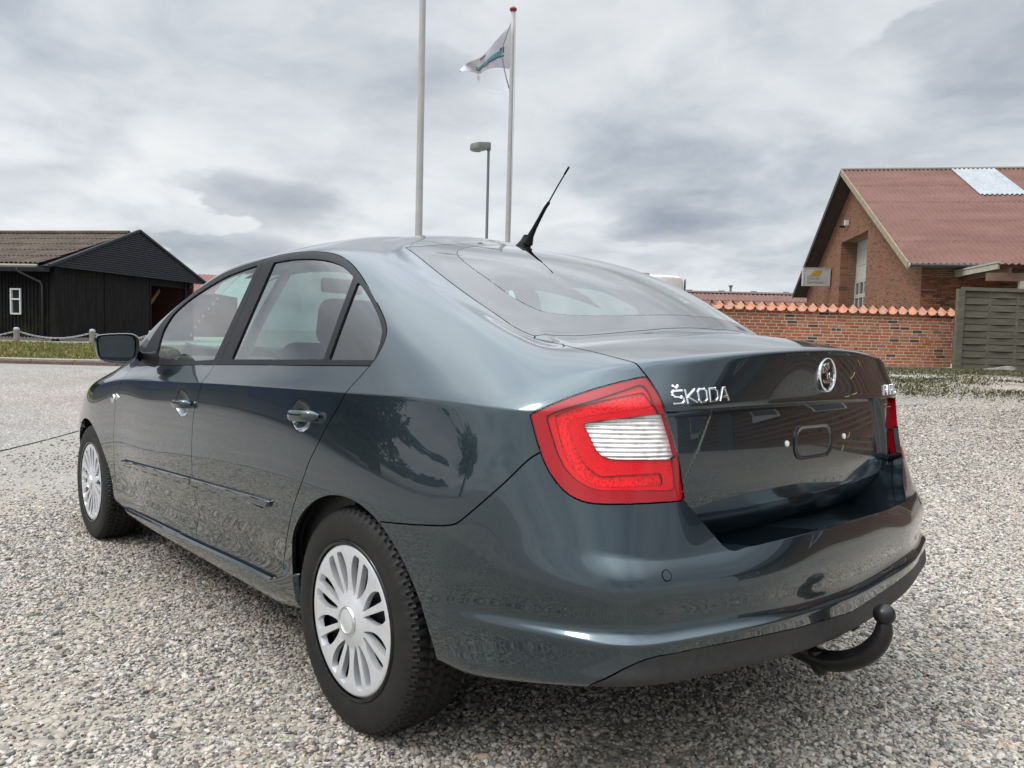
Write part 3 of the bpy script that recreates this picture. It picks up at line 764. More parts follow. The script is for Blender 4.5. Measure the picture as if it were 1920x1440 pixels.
    for i in range(len(loop)+1):
        y, z = loop[i % len(loop)]; cyy, czz = cy0, .7975
        base = onlid(cy0+y, z); ins = onlid(cy0+y*.90, czz+(z-czz)*.85)
        rws.append([base+Vector((.0005, 0, 0)), base+Vector((-.0028, 0, 0)), ins+Vector((-.0028, 0, 0)), onlid(cy0+y*.84, czz+(z-czz)*.76)+Vector((.0005, 0, 0))])
    mb.grid(rws); mb.build('pressed_frame', PAINT, lid, auto=40)
    cap = mat('screw_cap', (.75, .73, .66), .4)
    for uv in ((1475, 832), (1582, 818)):
        p, nn = hit(uv, lbv); nn = nn if nn.x < 0 else -nn
        MB().lathe([(.0, .004), (.003, .0042), (.0068, .0032), (.0078, .001), (.0078, -.002)], p, nn, 20).build('screw_cap', cap, lid, auto=50)
    # dry needles lying on the boot lid
    NEED = mat('dry_needle', (.42, .33, .12), .8)
    def hit_any(uv):
        d = Vector(RC.T @ np.array([(uv[0]-960)/F_PX, (uv[1]-720)/F_PX, 1.0])).normalized(); o_ = Vector(CAM_POS_CAR); best = None
        for tree_, sg in ((bvh, 1), (bvh, -1), (lbv, 1)):
            q_ = tree_.ray_cast(Vector((o_.x, o_.y*sg, o_.z)), Vector((d.x, d.y*sg, d.z)))
            if q_[0] is not None:
                if tree_ is bvh and q_[0].z < .897: continue
                if best is None or q_[3] < best[2]: best = (Vector((q_[0].x, q_[0].y*sg, q_[0].z)), Vector((q_[1].x, q_[1].y*sg, q_[1].z)), q_[3])
        return best
    Tm = Matrix([list(map(float, r_)) for r_ in TILT])
    for i_, (a_, b2, lab) in enumerate((((1608, 676), (1611, 687), 'dry needle standing steeply beside the round badge'), ((1594, 710), (1602, 698), 'dry needle slanting below the upper one, right of the badge'), ((1597, 740), (1606, 736), 'short dry needle just above the boot lid crease'), ((1584, 744), (1592, 742), 'dry needle lying along the boot lid crease, below the badge'), ((1660, 763), (1669, 762), 'left of two dry needles near the right tail light'), ((1672, 761), (1679, 758), 'right of two dry needles near the right tail light'), ((1588, 821), (1592, 810), 'dry needle beside the right screw cap'), ((1577, 845), (1580, 835), 'dry needle below the pressed oval in the plate recess'))):
        A_, B_ = hit_any(a_), hit_any(b2)
        if not A_ or not B_: continue
        nn_ = A_[1] if A_[1].x < 0 else -A_[1]
        o_ = MB().tube([Tm @ (A_[0]+nn_*.001), Tm @ ((A_[0]+B_[0])/2+nn_*.003), Tm @ (B_[0]+nn_*.001)], .0011, 5).build('dry_needle', NEED, None)
        tag(o_, lab, 'needle', 'dry needles stuck to the boot lid')
    # lettering and badge on the lid
    def strokes(letters, o_, ex, ey, ez, h, wdt, adv, t, name):
        x = 0
        for ch in letters:
            mb = MB()
            for st in GLYPH[ch]:
                pts = [(x+px_*wdt, py_*h) for px_, py_ in st]
                for i in range(len(pts)-1):
                    a, b2 = Vector(pts[i]), Vector(pts[i+1]); d = (b2-a)
                    if d.length < 1e-6: continue
                    d.normalize(); nrm = Vector((-d.y, d.x)); a2 = a-d*t*.45; b3 = b2+d*t*.45
                    quad = [a2+nrm*t/2, b3+nrm*t/2, b3-nrm*t/2, a2-nrm*t/2]
                    def pos(qx, hgt, ins=0):
                        u = o_+ex*qx.x+ey*qx.y
                        sg = -1 if u.y < 0 else 1; fl = lambda v_: Vector((v_.x, v_.y*sg, v_.z))
                        hp = bvh.ray_cast(fl(u+ez*.2), fl(-ez))[0]
                        return (fl(hp) if hp is not None else u)+ez*hgt
                    top_ = [a+(nrm*t*.28)-d*t*.3, b2+nrm*t*.28+d*t*.3, b2-nrm*t*.28+d*t*.3, a-nrm*t*.28-d*t*.3]
                    vs = [pos(qq, .0) for qq in quad]+[pos(qq, .0022) for qq in quad]+[pos(qq, .0036) for qq in top_]
                    fs = [(8, 9, 10, 11)]
                    for k in range(4):
                        k2 = (k+1) % 4; fs += [(k, k2, 4+k2, 4+k), (4+k, 4+k2, 8+k2, 8+k)]
                    mb.add(vs, fs)
            ob = mb.build(name, CHROME, lid, auto=10)
            x += adv*(1.0 if ch not in 'I' else .45)
    ezv = Vector((-1, 0, .04)).normalized()
    a, _ = hit((1263, 757)); b_, _ = hit((1366, 749))
    ex = (b_-a).normalized(); ey = Vector((0, 0, 1)); ey = (ey-ex*ey.dot(ex)).normalized(); ez = ex.cross(ey).normalized()
    L = (b_-a).length
    strokes('ŠKODA', a, ex, ey, ez, .026, L*.168, L/4.84, .0045, 'letter')
    o2 = Vector((b_.x, -b_.y, a.z)); e2 = Vector((-ex.x, ex.y, 0)).normalized(); z2 = e2.cross(ey).normalized()
    strokes('RAPID', o2, e2, ey, z2, .024, L*.15, L/4.6, .005, 'letter')
    p, nn = hit((1549, 702)); nn = Vector((-1, 0, .03)).normalized()
    R = .0445
    mb = MB(); mb.lathe([(R*.80, .0), (R*.82, .0045), (R*.90, .0065), (R*.97, .005), (R, .0), (R, -.006)], p, nn, 48)
    bd = mb.build('badge', CHROME, lid, auto=40)
    MB().lathe([(.0001, .0025), (R*.5, .0025), (R*.82, .0015)], p, nn, 32).build('badge_field', GBLACK, bd, True)
    Yv, Zv = Vector((0, -1, 0)), Vector((0, 0, 1)); mb = MB()
    def plate(pts, h=.0026): mb.prism([p+nn*.0022+Yv*(a*R)+Zv*(b*R) for a, b in pts], nn*h)
    # a winged arrow
    plate([(-.58,.05),(-.62,.40),(-.20,.30),(.06,.02),(.10,-.25),(-.03,-.25),(-.10,.0),(-.28,.14)])
    plate([(-.52,.46),(-.30,.60),(.06,.32),(.0,.22)]); plate([(-.22,.62),(.10,.66),(.24,.36),(.12,.30)])
    plate([(-.55,-.30),(.45,-.30),(.45,-.48),(-.35,-.48)]); plate([(.38,-.16),(.72,-.38),(.38,-.60)])
    plate([(.14,-.02),(.20,.10),(.32,.0),(.30,-.20),(.20,-.20)])
    mb.build('winged_arrow', CHROME, bd, bevel=.0008)

    # door mirror: outline of its face, then a rounded housing behind it
    face = spline([(179,640),(182,630),(196,627),(222,625.5),(246,626),(257,631),(261,643),(259,664),(253,676),(240,681.5),(215,681),(192,676.5),(183,667)], 4)
    P3 = [car_on(p_, 0, 1.70) for p_ in face]
    cen = sum(P3, Vector())/len(P3)
    for sgn in (1, -1):
        mb = MB(); rows = []
        for sc, dx in ((.86, .008), (.90, .0), (.97, -.004), (1.0, .006), (1.04, .03), (1.05, .06), (.98, .09), (.80, .115), (.52, .13), (.2, .136), (.01, .137)):
            c2 = cen+Vector((dx, -dx*.25, 0))
            rr_ = [c2+(p_-cen)*sc for p_ in P3]
            rows.append([Vector((p_.x, p_.y*sgn, p_.z)) for p_ in rr_+rr_[:1]])
        mb.grid(rows)
        mir = mb.build('door_mirror', GBLACK, fd[0 if sgn > 0 else 1], auto=50)
        g = [cen+Vector((.009, 0, 0))+(p_-cen)*.87 for p_ in P3]
        g = [Vector((q_.x+(cen.y-q_.y)*.10, q_.y*sgn, q_.z)) for q_ in g]
        mesh_obj('mirror_glass', [tuple(q_) for q_ in g], [tuple(range(len(g)))[::(1 if sgn > 0 else -1)]], MIRROR, mir)
        b0, b1 = car_on((262, 668), 0, 1.745), car_on((290, 673), 1, .80)
        foot = MB(); rws = []
        for t in (0, .35, .7, 1.0):
            c2 = b0.lerp(b1, t)+Vector((0, 0, -.006*math.sin(t*3))); hw_, hh_ = .035+.028*t, .022+.012*t
            rws.append([Vector((c2.x+hw_*math.cos(k*math.pi/6), (c2.y)*sgn, c2.z+hh_*math.sin(k*math.pi/6))) for k in range(13)])
        foot.grid(rws); foot.build('mirror_foot', TRIM, mir, auto=60)
    # wing emblem
    p, nn = hit((212, 747)); MB().lathe([(.0001, .006), (.014, .006), (.020, .003), (.022, -.002)], p, nn, 20).build('wing_emblem', CHROME, car, auto=40)
    p2, nn2 = hit((221, 745)); MB().add([p2+nn2*.004+Vector(q_) for q_ in ((.016, 0, .014), (.016, 0, -.014), (-.028, 0, .002))]+[p2+Vector(q_) for q_ in ((.018, 0, .017), (.018, 0, -.017), (-.034, 0, .002))], [(0, 1, 2), (0, 3, 4, 1), (1, 4, 5, 2), (2, 5, 3, 0)]).build('wing_emblem', CHROME, car)
    # roof aerial
    pts = [car_on(q_, 1, 0) for q_ in ((989, 456), (995, 442), (1002, 428), (1012, 409), (1022, 390), (1029, 380), (1030, 377), (1045, 350), (1058, 328), (1059, 326), (1067, 313))]
    mb = MB(); mb.tube(pts, [.020, .0115, .0085, .0068, .0060, .0056, .0026, .0024, .0022, .0034, .0034], 10)
    base = Vector((.238, 0, 0))
    z0 = bvh.ray_cast(Vector((base.x, 0, 2)), Vector((0, 0, -1)))[0].z
    rows = []
    for h, w, l, sh in ((-.004, .026, .050, 0), (.006, .024, .044, -.004), (.025, .016, .022, -.012), (.043, .011, .012, -.017)):
        rows.append([Vector((base.x+.02+sh+l*math.cos(k*math.pi/8)*(1.0 if math.cos(k*math.pi/8) > 0 else .55), w*math.sin(k*math.pi/8), z0+h)) for k in range(17)])
    mb.grid(rows); mb.build('roof_aerial', TRIM, car, auto=50)
    # tow bar
    tp = [car_on(q_, 1, 0) for q_ in ((1492, 1214), (1520, 1228), (1548, 1238), (1585, 1239), (1620, 1228), (1645, 1208), (1656, 1188), (1658, 1172), (1658, 1163))]
    TB = noisy(mat('tow_bar_black', (.008, .008, .009), .35, spec=.4), (.006, .006, .007), (.012, .012, .013), 30, 3)
    tb = empty('tow_bar'); tb.parent = car
    sp = [Vector((x_[0], 0, x_[1])) for x_ in spline([(p_.x, p_.z) for p_ in tp], 4, False)]
    mb = MB(); mb.tube(sp, list(np.interp(np.linspace(0, 1, len(sp)), [0, .3, .6, .8, 1], [.024, .026, .024, .020, .0145])), 16); mb.build('hook', TB, tb, auto=60)
    bc = car_on((1658, 1152), 1, 0)
    ball = MB().lathe([(.0001, .025)]+[(.025*math.sin(a), .025*math.cos(a)) for a in np.linspace(.1, 2.55, 16)]+[(.0145, -.030), (.0150, -.045)], bc, (0, 0, 1), 28); ball.build('ball', TB, tb, auto=60)
    bk = car_on((1545, 1240), 1, 0)
    MB().lathe([(.0001, -.03), (.014, -.028), (.021, -.016), (.024, .0), (.022, .03), (.0001, .035)], (bk.x+.012, 0, bk.z-.006), (.25, 0, 1), 18).build('bracket', TB, tb, auto=60)
    MB().tube([(bk.x+.03, 0, bk.z+.012), (bk.x+.16, 0, bk.z+.03)], [.026, .034], 14).build('socket_tube', TB, tb, auto=60)
    ey_ = car_on((1606, 1180), 1, -.12)
    MB().tube([ey_+Vector((.03, 0, .03)), ey_], .012, 10).build('socket', TB, tb, auto=50)
    return S
GLYPH = {
 'Š': [[(1,.98),(.22,.98),(.05,.85),(.05,.68),(.2,.55),(.85,.48),(.98,.36),(.98,.14),(.82,.02),(.02,.02)], [(.32,1.36),(.52,1.19),(.72,1.36)]],
 'K': [[(.08,0),(.08,1)], [(.98,1),(.2,.48),(1.02,0)]],
 'O': [[(.25,0),(.78,0),(.96,.18),(.96,.82),(.78,1),(.25,1),(.06,.82),(.06,.18),(.25,0)]],
 'D': [[(.08,0),(.72,0),(.96,.22),(.96,.78),(.72,1),(.08,1),(.08,0)]],
 'A': [[(0,0),(.40,1),(.60,1),(1.0,0)], [(.2,.28),(.80,.28)]],
 'R': [[(.08,0),(.08,1),(.78,1),(.95,.85),(.95,.58),(.78,.45),(.08,.45)], [(.6,.45),(1.0,0)]],
 'P': [[(.08,0),(.08,1),(.78,1),(.95,.85),(.95,.52),(.78,.38),(.08,.38)]],
 'I': [[(.2,0),(.2,1)]],
}

def build_wheels():
    """one wheel with tyre, cover and dark steel rim, copied to the four corners"""
    w = empty('wheel'); w.parent = car
    # axis of the wheel along +y, outer face at y>0; centre of the tyre at the origin
    nA = 432
    half = [(-.088,.205),(-.092,.214),(-.0945,.232),(-.0950,.250),(-.0925,.268),(-.086,.2825),(-.078,.2895)]
    tread = [(-.072,.2925),(-.060,.2945),(-.050,.2955),(-.042,.2962),(-.034,.2966),(-.026,.2970),(-.018,.2972),(-.010,.2974),(-.003,.2975)]
    prof = half+tread+[(-y, r) for y, r in tread[::-1]]+[(-y, r) for y, r in half[::-1]]
    V = []; F = []
    nP = len(prof)
    for k in range(nA):
        a = 2*math.pi*k/nA
        for i, (y, r) in enumerate(prof):
            d = 0
            ay = abs(y)
            if ay < .083:
                ph = (k + (ay*620 if ay > .02 else 12)*(1 if y > 0 else 1) + (3 if y > 0 else 0)) % 6
                if ph < 1.5 and ay > .006: d = .0065
                if abs(ay-.044) < .004: d = .006
                elif (k*7+i*3) % 6 == 0 and ph > 3: d = .0018
            elif ay < .094 and r > .28:
                if (k % 6) < 1.6: d = .0035
            elif r < .275 and abs(r-.235) < .012: d = -.0006 if (k//3) % 4 else 0
            rr = r-d
            V.append((rr*math.sin(a), y, rr*math.cos(a)))
    for k in range(nA):
        for i in range(nP-1):
            a = k*nP+i; b = ((k+1) % nA)*nP+i; F.append((a, a+1, b+1, b))
    ty = mesh_obj('tyre', V, F, RUBBER, w)
    bm = bmesh.new(); bm.from_mesh(ty.data); bmesh.ops.recalc_face_normals(bm, faces=bm.faces)
    for f in bm.faces: f.smooth = True
    for e in bm.edges: e.smooth = len(e.link_faces) == 2 and e.calc_face_angle(0) < math.radians(28)
    bm.to_mesh(ty.data); bm.free()
    # steel rim behind the cover
    MB().lathe([(.205,-.09),(.200,-.05),(.192,.0),(.185,.05),(.175,.055),(.12,.045),(.06,.06),(.0001,.06)], (0,0,0), (0,1,0), 48).build('rim', mat('steel_rim', (.012,.012,.013), .5, metal=.3), w, True)
    MB().lathe([(.198,.092),(.206,.094),(.209,.088),(.205,.078)], (0,0,0), (0,1,0), 64).build('rim_edge', GBLACK, w, True)
    # cover: a dished disc cut by sixteen slots; eight broad and eight narrow spokes
    nr_, na_ = 30, 320
    rs = list(np.linspace(.036, .2005, nr_))
    hcov = lambda r: .084+.013*np.clip(1-(r/.075)**2, 0, 1)+.006*np.clip((r-.08)/.09, 0, 1) - .010*np.clip((r-.190)/.0105, 0, 1)**2
    v = []; f = []
    for r in rs:
        for k in range(na_):
            a = 2*math.pi*k/na_; v.append((r*math.sin(a), r*math.cos(a), 0))
    for i in range(nr_-1):
        for k in range(na_):
            a = i*na_+k; b = i*na_+(k+1) % na_; f.append((a, b, b+na_, a+na_))
    v = np.array(v); S = Skin(v+[0, 5, 0], np.tile([0, 0, 1.], (len(v), 1)), f)   # shifted off the seam
    def slot(P):
        x = P[:, 0]; y = P[:, 1]-5; r = np.hypot(x, y); th = np.arctan2(x, y)
        s = np.mod(th, math.pi/4)                         # broad spoke centred at 0, narrow one at pi/8
        ar = r*np.minimum(s, math.pi/4-s)                 # arc distance to the broad spoke
        an = r*np.abs(s-math.pi/8)
        t = np.clip((r-.062)/(.180-.062), 0, 1)
        wb = .0100+.011*(2*t-.9)**2*1.1+.012*t**5; wn = .0062+.0045*t
        d = np.minimum(ar-wb, an-wn)
        rmax = .178; rmin = .068
        d = np.minimum(d, np.minimum(rmax-r, r-rmin)*1.0)
        return -d
    S.cut(slot, 'slot')
    Vv, Nn, Fc = S.panel('body'); Vv = Vv-[0, 5, 0]
    r = np.hypot(Vv[:, 0], Vv[:, 1]); 
    cov_v = []; out_f = []
    W = np.stack([Vv[:, 0], hcov(r), Vv[:, 1]], 1)
    cnt = {}
    for q in Fc:
        for i in range(len(q)):
            a, b = q[i], q[(i+1) % len(q)]; cnt.setdefault((min(a, b), max(a, b)), []).append((a, b))
    bd = [l[0] for l in cnt.values() if len(l) == 1]
    cov_v = [tuple(p) for p in W]; out_f = [list(q) for q in Fc]
    m1 = {}
    for a, b in bd:
        for k in (a, b):
            if k not in m1:
                m1[k] = len(cov_v); p = W[k]; rr_ = r[k]
                sc = 1.0 if rr_ > .195 else (1-.0045/max(rr_, .01) if rr_ > .172 else 1.0)
                cov_v.append((p[0]*sc, p[1]-(.017 if rr_ < .195 else .012), p[2]*sc))
        out_f.append([a, b, m1[b], m1[a]])
    cv = mesh_obj('wheel_cover', cov_v, out_f, SILVER, w)
    bm = bmesh.new(); bm.from_mesh(cv.data); bmesh.ops.recalc_face_normals(bm, faces=bm.faces)
    for ff in bm.faces: ff.smooth = True
    for e in bm.edges: e.smooth = len(e.link_faces) == 2 and e.calc_face_angle(0) < math.radians(35)
    bm.to_mesh(cv.data); bm.free()
    md = cv.modifiers.new('b', 'BEVEL'); md.width = .0018; md.segments = 2; md.limit_method = 'ANGLE'; md.angle_limit = math.radians(50)
    MB().lathe([(.0001,.0985),(.030,.0985),(.0325,.0975)], (0,0,0), (0,1,0), 40).build('hub_cap', SILVER, cv, True)
    MB().lathe([(.031,.0965),(.0325,.1005),(.0355,.1005),(.0375,.095)], (0,0,0), (0,1,0), 40).build('chrome_ring', CHROME, cv, True)
    R_ = .2945
    w.location = (0, .742, R_); w.rotation_euler = (0, math.radians(4), 0)
    for loc, rz, ry in (((2.602, .728, R_), 0, 17), ((0, -.742, R_), 180, 40), ((2.602, -.728, R_), 180, 70)):
        c = copy_tree(w, car); c.location = loc; c.rotation_euler = (0, math.radians(ry), math.radians(rz))
    # wheel houses and underbody
    for xc in (-.012, 2.602):
        for sgn in (1, -1):
            rows = []
            for y in (.50, .775 if xc < 1 else .74):
                rows.append([(xc+.372*math.cos(a), y*sgn, .27+.352*math.sin(a)) for a in np.linspace(.14, math.pi-.14, 20)])
            rows.insert(0, [(xc+.02*math.cos(a), .50*sgn, .40+.02*math.sin(a)) for a in np.linspace(.14, math.pi-.14, 20)])
            mb = MB(); mb.grid(rows); mb.build('wheel_house', DARK, car)
    MB().box((1.5, 0, .225), (3.0, 1.36, .03)).build('underbody', DARK, car)
    # exhaust silencer just showing under the tail
    MB().tube([(-.40, -.5, .36), (-.40, .1, .36)], .08, 16).build('silencer', mat('silencer', (.05, .05, .05), .6, metal=.5), car)

def build_interior():
    def rbox(name, c, d, m_, par, rot=0, bev=.04):
        ax = (Vector((math.cos(rot), 0, math.sin(rot))), Vector((0, 1, 0)), Vector((-math.sin(rot), 0, math.cos(rot))))
        o = MB().box(c, d, ax).build(name, m_, par, False); md = o.modifiers.new('b', 'BEVEL'); md.width = bev; md.segments = 4
        for p in o.data.polygons: p.use_smooth = True
        return o
    for y in (.36, -.36):
        s = empty('front_seat', (1.15, y, .30)); s.parent = car
        rbox('seat_cushion', (.08, 0, .12), (.52, .50, .16), SEAT, s)
        rbox('seat_back', (-.22, 0, .42), (.14, .50, .62), SEAT, s, .25, .06)
        rbox('headrest', (-.335, 0, .80), (.10, .27, .18), SEAT, s, .2, .05)
        for q_ in (.06, -.06): MB().tube([(-.30, q_, .66), (-.33, q_, .76)], .008).build('headrest_post', CHROME, s)
    b = empty('rear_seat', (.25, 0, .33)); b.parent = car
    rbox('seat_cushion', (.1, 0, .1), (.5, 1.28, .16), SEAT, b); rbox('seat_back', (-.24, 0, .36), (.14, 1.28, .60), SEAT, b, .35, .06)
    for y in (.36, -.36): rbox('headrest', (-.37, y, .70), (.10, .26, .15), SEAT, b, .3, .05)
    rbox('parcel_shelf', (-.22, 0, .985), (.46, 1.18, .03), DASH, car, 0, .01)
    rbox('dashboard', (1.93, 0, .80), (.46, 1.42, .28), DASH, car, -.12, .07)
    rbox('centre_console', (1.45, 0, .42), (.8, .22, .3), DASH, car, 0, .04)
    sw = empty('steering_wheel', (1.60, .36, .83)); sw.parent = car; sw.rotation_euler = (0, math.radians(-62), 0)
    MB().tube([(.185*math.cos(a), .185*math.sin(a), 0) for a in np.linspace(0, 2*math.pi, 33)], .015, 10, False).build('steering_rim', DASH, sw, True)
    MB().lathe([(.0001, .02), (.06, .015), (.08, -.02)], (0, 0, -.02), (0, 0, 1), 20).box((0, .1, -.02), (.05, .17, .02)).box((0, -.1, -.02), (.05, .17, .02)).box((-.1, 0, -.02), (.17, .05, .02)).build('steering_hub', DASH, sw)
    MB().box((1.52, 0, 1.30), (.03, .22, .07)).build('rear_view_mirror', TRIM, car, bevel=.02)
    MB().box((1.0, 0, .30), (2.4, 1.5, .02)).build('cabin_floor', DARK, car)
    for y in (.80, -.80):
        mb = MB(); mb.grid([[(x, y*(.985 if z < .9 else .955), z) for x in (2.0, 1.4, .9, .4, 0.05)] for z in (.32, .6, .90, .935)]); mb.build('door_card', DASH, car)
    # light headlining under the roof
    HL = mat('headlining', (.46, .455, .43), .95)
    rows = []
    for x in np.linspace(.32, 1.36, 12):
        zc_ = 1.395-.10*((x-.95)/.6)**2
        rows.append([(x, y, zc_-.10*(abs(y)/.5)**3) for y in np.linspace(-.5, .5, 13)])
    mb = MB(); mb.grid(rows); mb.build('headlining', HL, car, True)
    rows = []
    for sgn in (1, -1):
        mb = MB(); mb.grid([[(x0+dx, sgn*y, z) for dx in (0, .10)] for x0, y, z in ((.86, .745, .95), (.83, .69, 1.1), (.80, .60, 1.28))]); mb.build('pillar_trim', HL, car, True)
build_car_body(); build_wheels(); build_interior()

# ------------------------------------------------------------------ the place: X metres to the right, D metres ahead of the camera position, along the ground
R_ = Vector((math.sin(YAW), -math.cos(YAW), 0)); F_ = Vector((math.cos(YAW), math.sin(YAW), 0)); CW = Vector(CAM_W)
UPN = TILT[:, 2]
def gxy(X, D): return Vector((CW.x, CW.y, 0)) + R_*X + F_*D
def sstep(a, b, x):
    t = min(1, max(0, (x-a)/(b-a))); return t*t*(3-2*t)
def gz(X, D):
    p = gxy(X, D); dx, dy = p.x-.9, p.y+.2; dist = math.hypot(dx, dy)
    k = 1 if dist < 9 else 9/dist
    zp = -(UPN[0]*(.9+dx*k) + UPN[1]*(-.2+dy*k))/UPN[2]
    left = .27+.21*sstep(14.6, 20, D)
    right = .51
    zf = left + (right-left)*sstep(0, 5, X)
    w = sstep(6.2, 14.2, D)
    return zp*(1-w)+zf*w
def G(X, D, dz=0): p = gxy(X, D); return Vector((p.x, p.y, gz(X, D)+dz))
def W(px, py, D): return CW + Vector(RW.T @ np.array([(px-960)/F_PX*D, (py-720)/F_PX*D, D]))
def XD(p): d = p-CW; return d.dot(R_), d.dot(F_)
def frame(name, X, D, ang, z=None):
    p = G(X, D); o = empty(name, (p.x, p.y, p.z if z is None else z), (0, 0, YAW-math.pi/2+ang)); return o
def grid_sheet(name, xs, ds, dz, material, inside=None, kind='structure'):
    V = []; F = []
    for d in ds:
        for x in xs: V.append(G(x, d, dz))
    n = len(xs)
    for i in range(len(ds)-1):
        for j in range(n-1):
            a = i*n+j
            if inside is None or inside((xs[j]+xs[j+1])/2, (ds[i]+ds[i+1])/2): F.append((a, a+1, a+1+n, a+n))
    o = mesh_obj(name, V, F, material, None, True); o['kind'] = kind
    return o

# ---- ground materials
STONE_STOPS = [(0, (0.072, 0.068, 0.064)), (0.13, (0.136, 0.129, 0.122)), (0.28, (0.245, 0.229, 0.209)), (0.44, (0.333, 0.309, 0.274)), (0.6, (0.432, 0.399, 0.352)), (0.74, (0.514, 0.48, 0.426)), (0.84, (0.375, 0.31, 0.248)), (0.9, (0.598, 0.564, 0.511)), (0.955, (0.385, 0.265, 0.176)), (1.0, (0.657, 0.628, 0.582))]
def make_gravel():
    mt = mat('gravel', rough=.9, spec=.2); N, b = nodes(mt)
    geo = N.n('ShaderNodeNewGeometry'); co = (geo, 'Position')
    mp = N.n('ShaderNodeMapping', {'Vector': co})
    dist = N.noise(co, 30, 2, .5, 1); dv = N.n('ShaderNodeVectorMath', {0: dist}, operation='SCALE'); dv.inputs['Scale'].default_value = .012
    c2 = N.n('ShaderNodeVectorMath', {0: co, 1: dv}, operation='ADD')
    v1 = N.n('ShaderNodeTexVoronoi', {'Vector': c2, 'Scale': 46.0}); v2 = N.n('ShaderNodeTexVoronoi', {'Vector': c2, 'Scale': 92.0})
    big = N.noise(co, .55, 5, .6); mid = N.noise(co, 2.2, 4, .6)
    rnd = N.n('ShaderNodeSeparateXYZ', {0: (v1, 'Color')}); rnd2 = N.n('ShaderNodeSeparateXYZ', {0: (v2, 'Color')})
    s1 = N.ramp((rnd, 0), STONE_STOPS); s2 = N.ramp((rnd2, 0), STONE_STOPS)
    stones = N.mix(N.math('GREATER_THAN', (rnd, 1), .45), s1, s2)
    edge = N.ramp((v1, 'Distance'), [(.0, (1, 1, 1)), (.55, (1, 1, 1)), (.85, (.45, .43, .40))])
    stones = N.mix(1.0, stones, edge, 'MULTIPLY')
    # packed sandy patches between the stones
    dirt = N.ramp(N.noise(co, 60, 5, .7), [(.25, (.27, .235, .19)), (.75, (.45, .40, .33))])
    pn = N.n('ShaderNodeTexNoise', {'Vector': co, 'Scale': .75, 'Detail': 5.0, 'Roughness': .62})
    mask = N.ramp((pn, 0), [(.47, (0, 0, 0)), (.57, (1, 1, 1))])
    # the hard standing on the left, ahead of the front wheel, is packed finer and greyer
    dp = N.n('ShaderNodeVectorMath', {0: co, 1: tuple(F_)}, operation='DOT_PRODUCT'); dr = N.n('ShaderNodeVectorMath', {0: co, 1: tuple(R_)}, operation='DOT_PRODUCT')
    off = CW.dot(F_); offr = CW.dot(R_)
    dd = N.math('ADD', (dp, 'Value'), -off); rr = N.math('ADD', (dr, 'Value'), -offr)
    wob = N.math('MULTIPLY', N.math('SUBTRACT', mid, .5), 2.2)
    hard = N.math('MULTIPLY', N.ramp(N.math('ADD', dd, wob), [(0, (0, 0, 0)), (1, (1, 1, 1))]), 1.0)
    hm = N.math('MULTIPLY', N.n('ShaderNodeMapRange', {0: N.math('ADD', dd, wob), 1: 4.3, 2: 5.6, 3: 0., 4: 1.}), N.n('ShaderNodeMapRange', {0: rr, 1: -1.0, 2: -2.2, 3: 0., 4: 1.}))
    hm = N.math('MULTIPLY', hm, .8)
    hardc = N.ramp(N.noise(co, 55, 8, .8), [(.34, (.13, .125, .115)), (.5, (.27, .255, .235)), (.66, (.42, .40, .365))])
    col = N.mix(N.math('MULTIPLY', mask, .85), stones, dirt)
    col = N.mix(hm, col, hardc)
    N.put(b, 'Base Color', col)
    hgt = N.math('SUBTRACT', 1.0, (v1, 'Distance')); hgt = N.math('MULTIPLY', hgt, N.math('SUBTRACT', 1.0, hm))
    bump(N, b, hgt, .75, .012)
    return mt
GRAVEL = make_gravel()
def make_asphalt():
    mt = mat('asphalt', rough=.85, spec=.25); N, b = nodes(mt); geo = N.n('ShaderNodeNewGeometry'); co = (geo, 'Position')
    v = N.n('ShaderNodeTexVoronoi', {'Vector': co, 'Scale': 75.0}); sp = N.n('ShaderNodeSeparateXYZ', {0: (v, 'Color')})
    st = N.ramp((sp, 0), [(0, (.15, .144, .136)), (.4, (.25, .24, .226)), (.75, (.36, .345, .325)), (1, (.54, .52, .49))])
    big = N.noise(co, .8, 6, .65); cl = N.ramp(big, [(.3, (.82, .80, .79)), (.7, (1.12, 1.1, 1.08))])
    pk = N.ramp(N.noise(co, .35, 3, .5), [(.45, (1, 1, 1)), (.65, (1.07, .99, .97))])
    N.put(b, 'Base Color', N.mix(1.0, N.mix(1.0, st, cl, 'MULTIPLY'), pk, 'MULTIPLY'))
    bump(N, b, (v, 0), .5, .006)
    return mt
ASPHALT = make_asphalt()
SOIL = noisy(mat('verge_soil', (.1, .09, .05), .95, spec=.1), (.07, .075, .03), (.17, .15, .07), 6, 6, .4, .02)
def lin(a, b, n): return list(np.linspace(a, b, n))
xs = sorted(set([-320, -160, -90, -50]+lin(-34, 26, 151)+[40, 80, 160, 320])); ds = sorted(set([-120, -60, -30, -16]+lin(-10, 30, 121)+[36, 45, 60, 90, 150, 400]))
def road_right(D): return float(np.interp(D, [-60, 8.2, 8.7, 9.3, 10.6, 16], [-4.63, -4.61, -4.2, -2.6, 5.8, 5.8]))
grid_sheet('gravel_yard', xs, ds, 0, GRAVEL, lambda X, D: not (-88 < X < road_right(D)-.9 and X < road_right(D-.5)-.9 and -58 < D < 14.2))
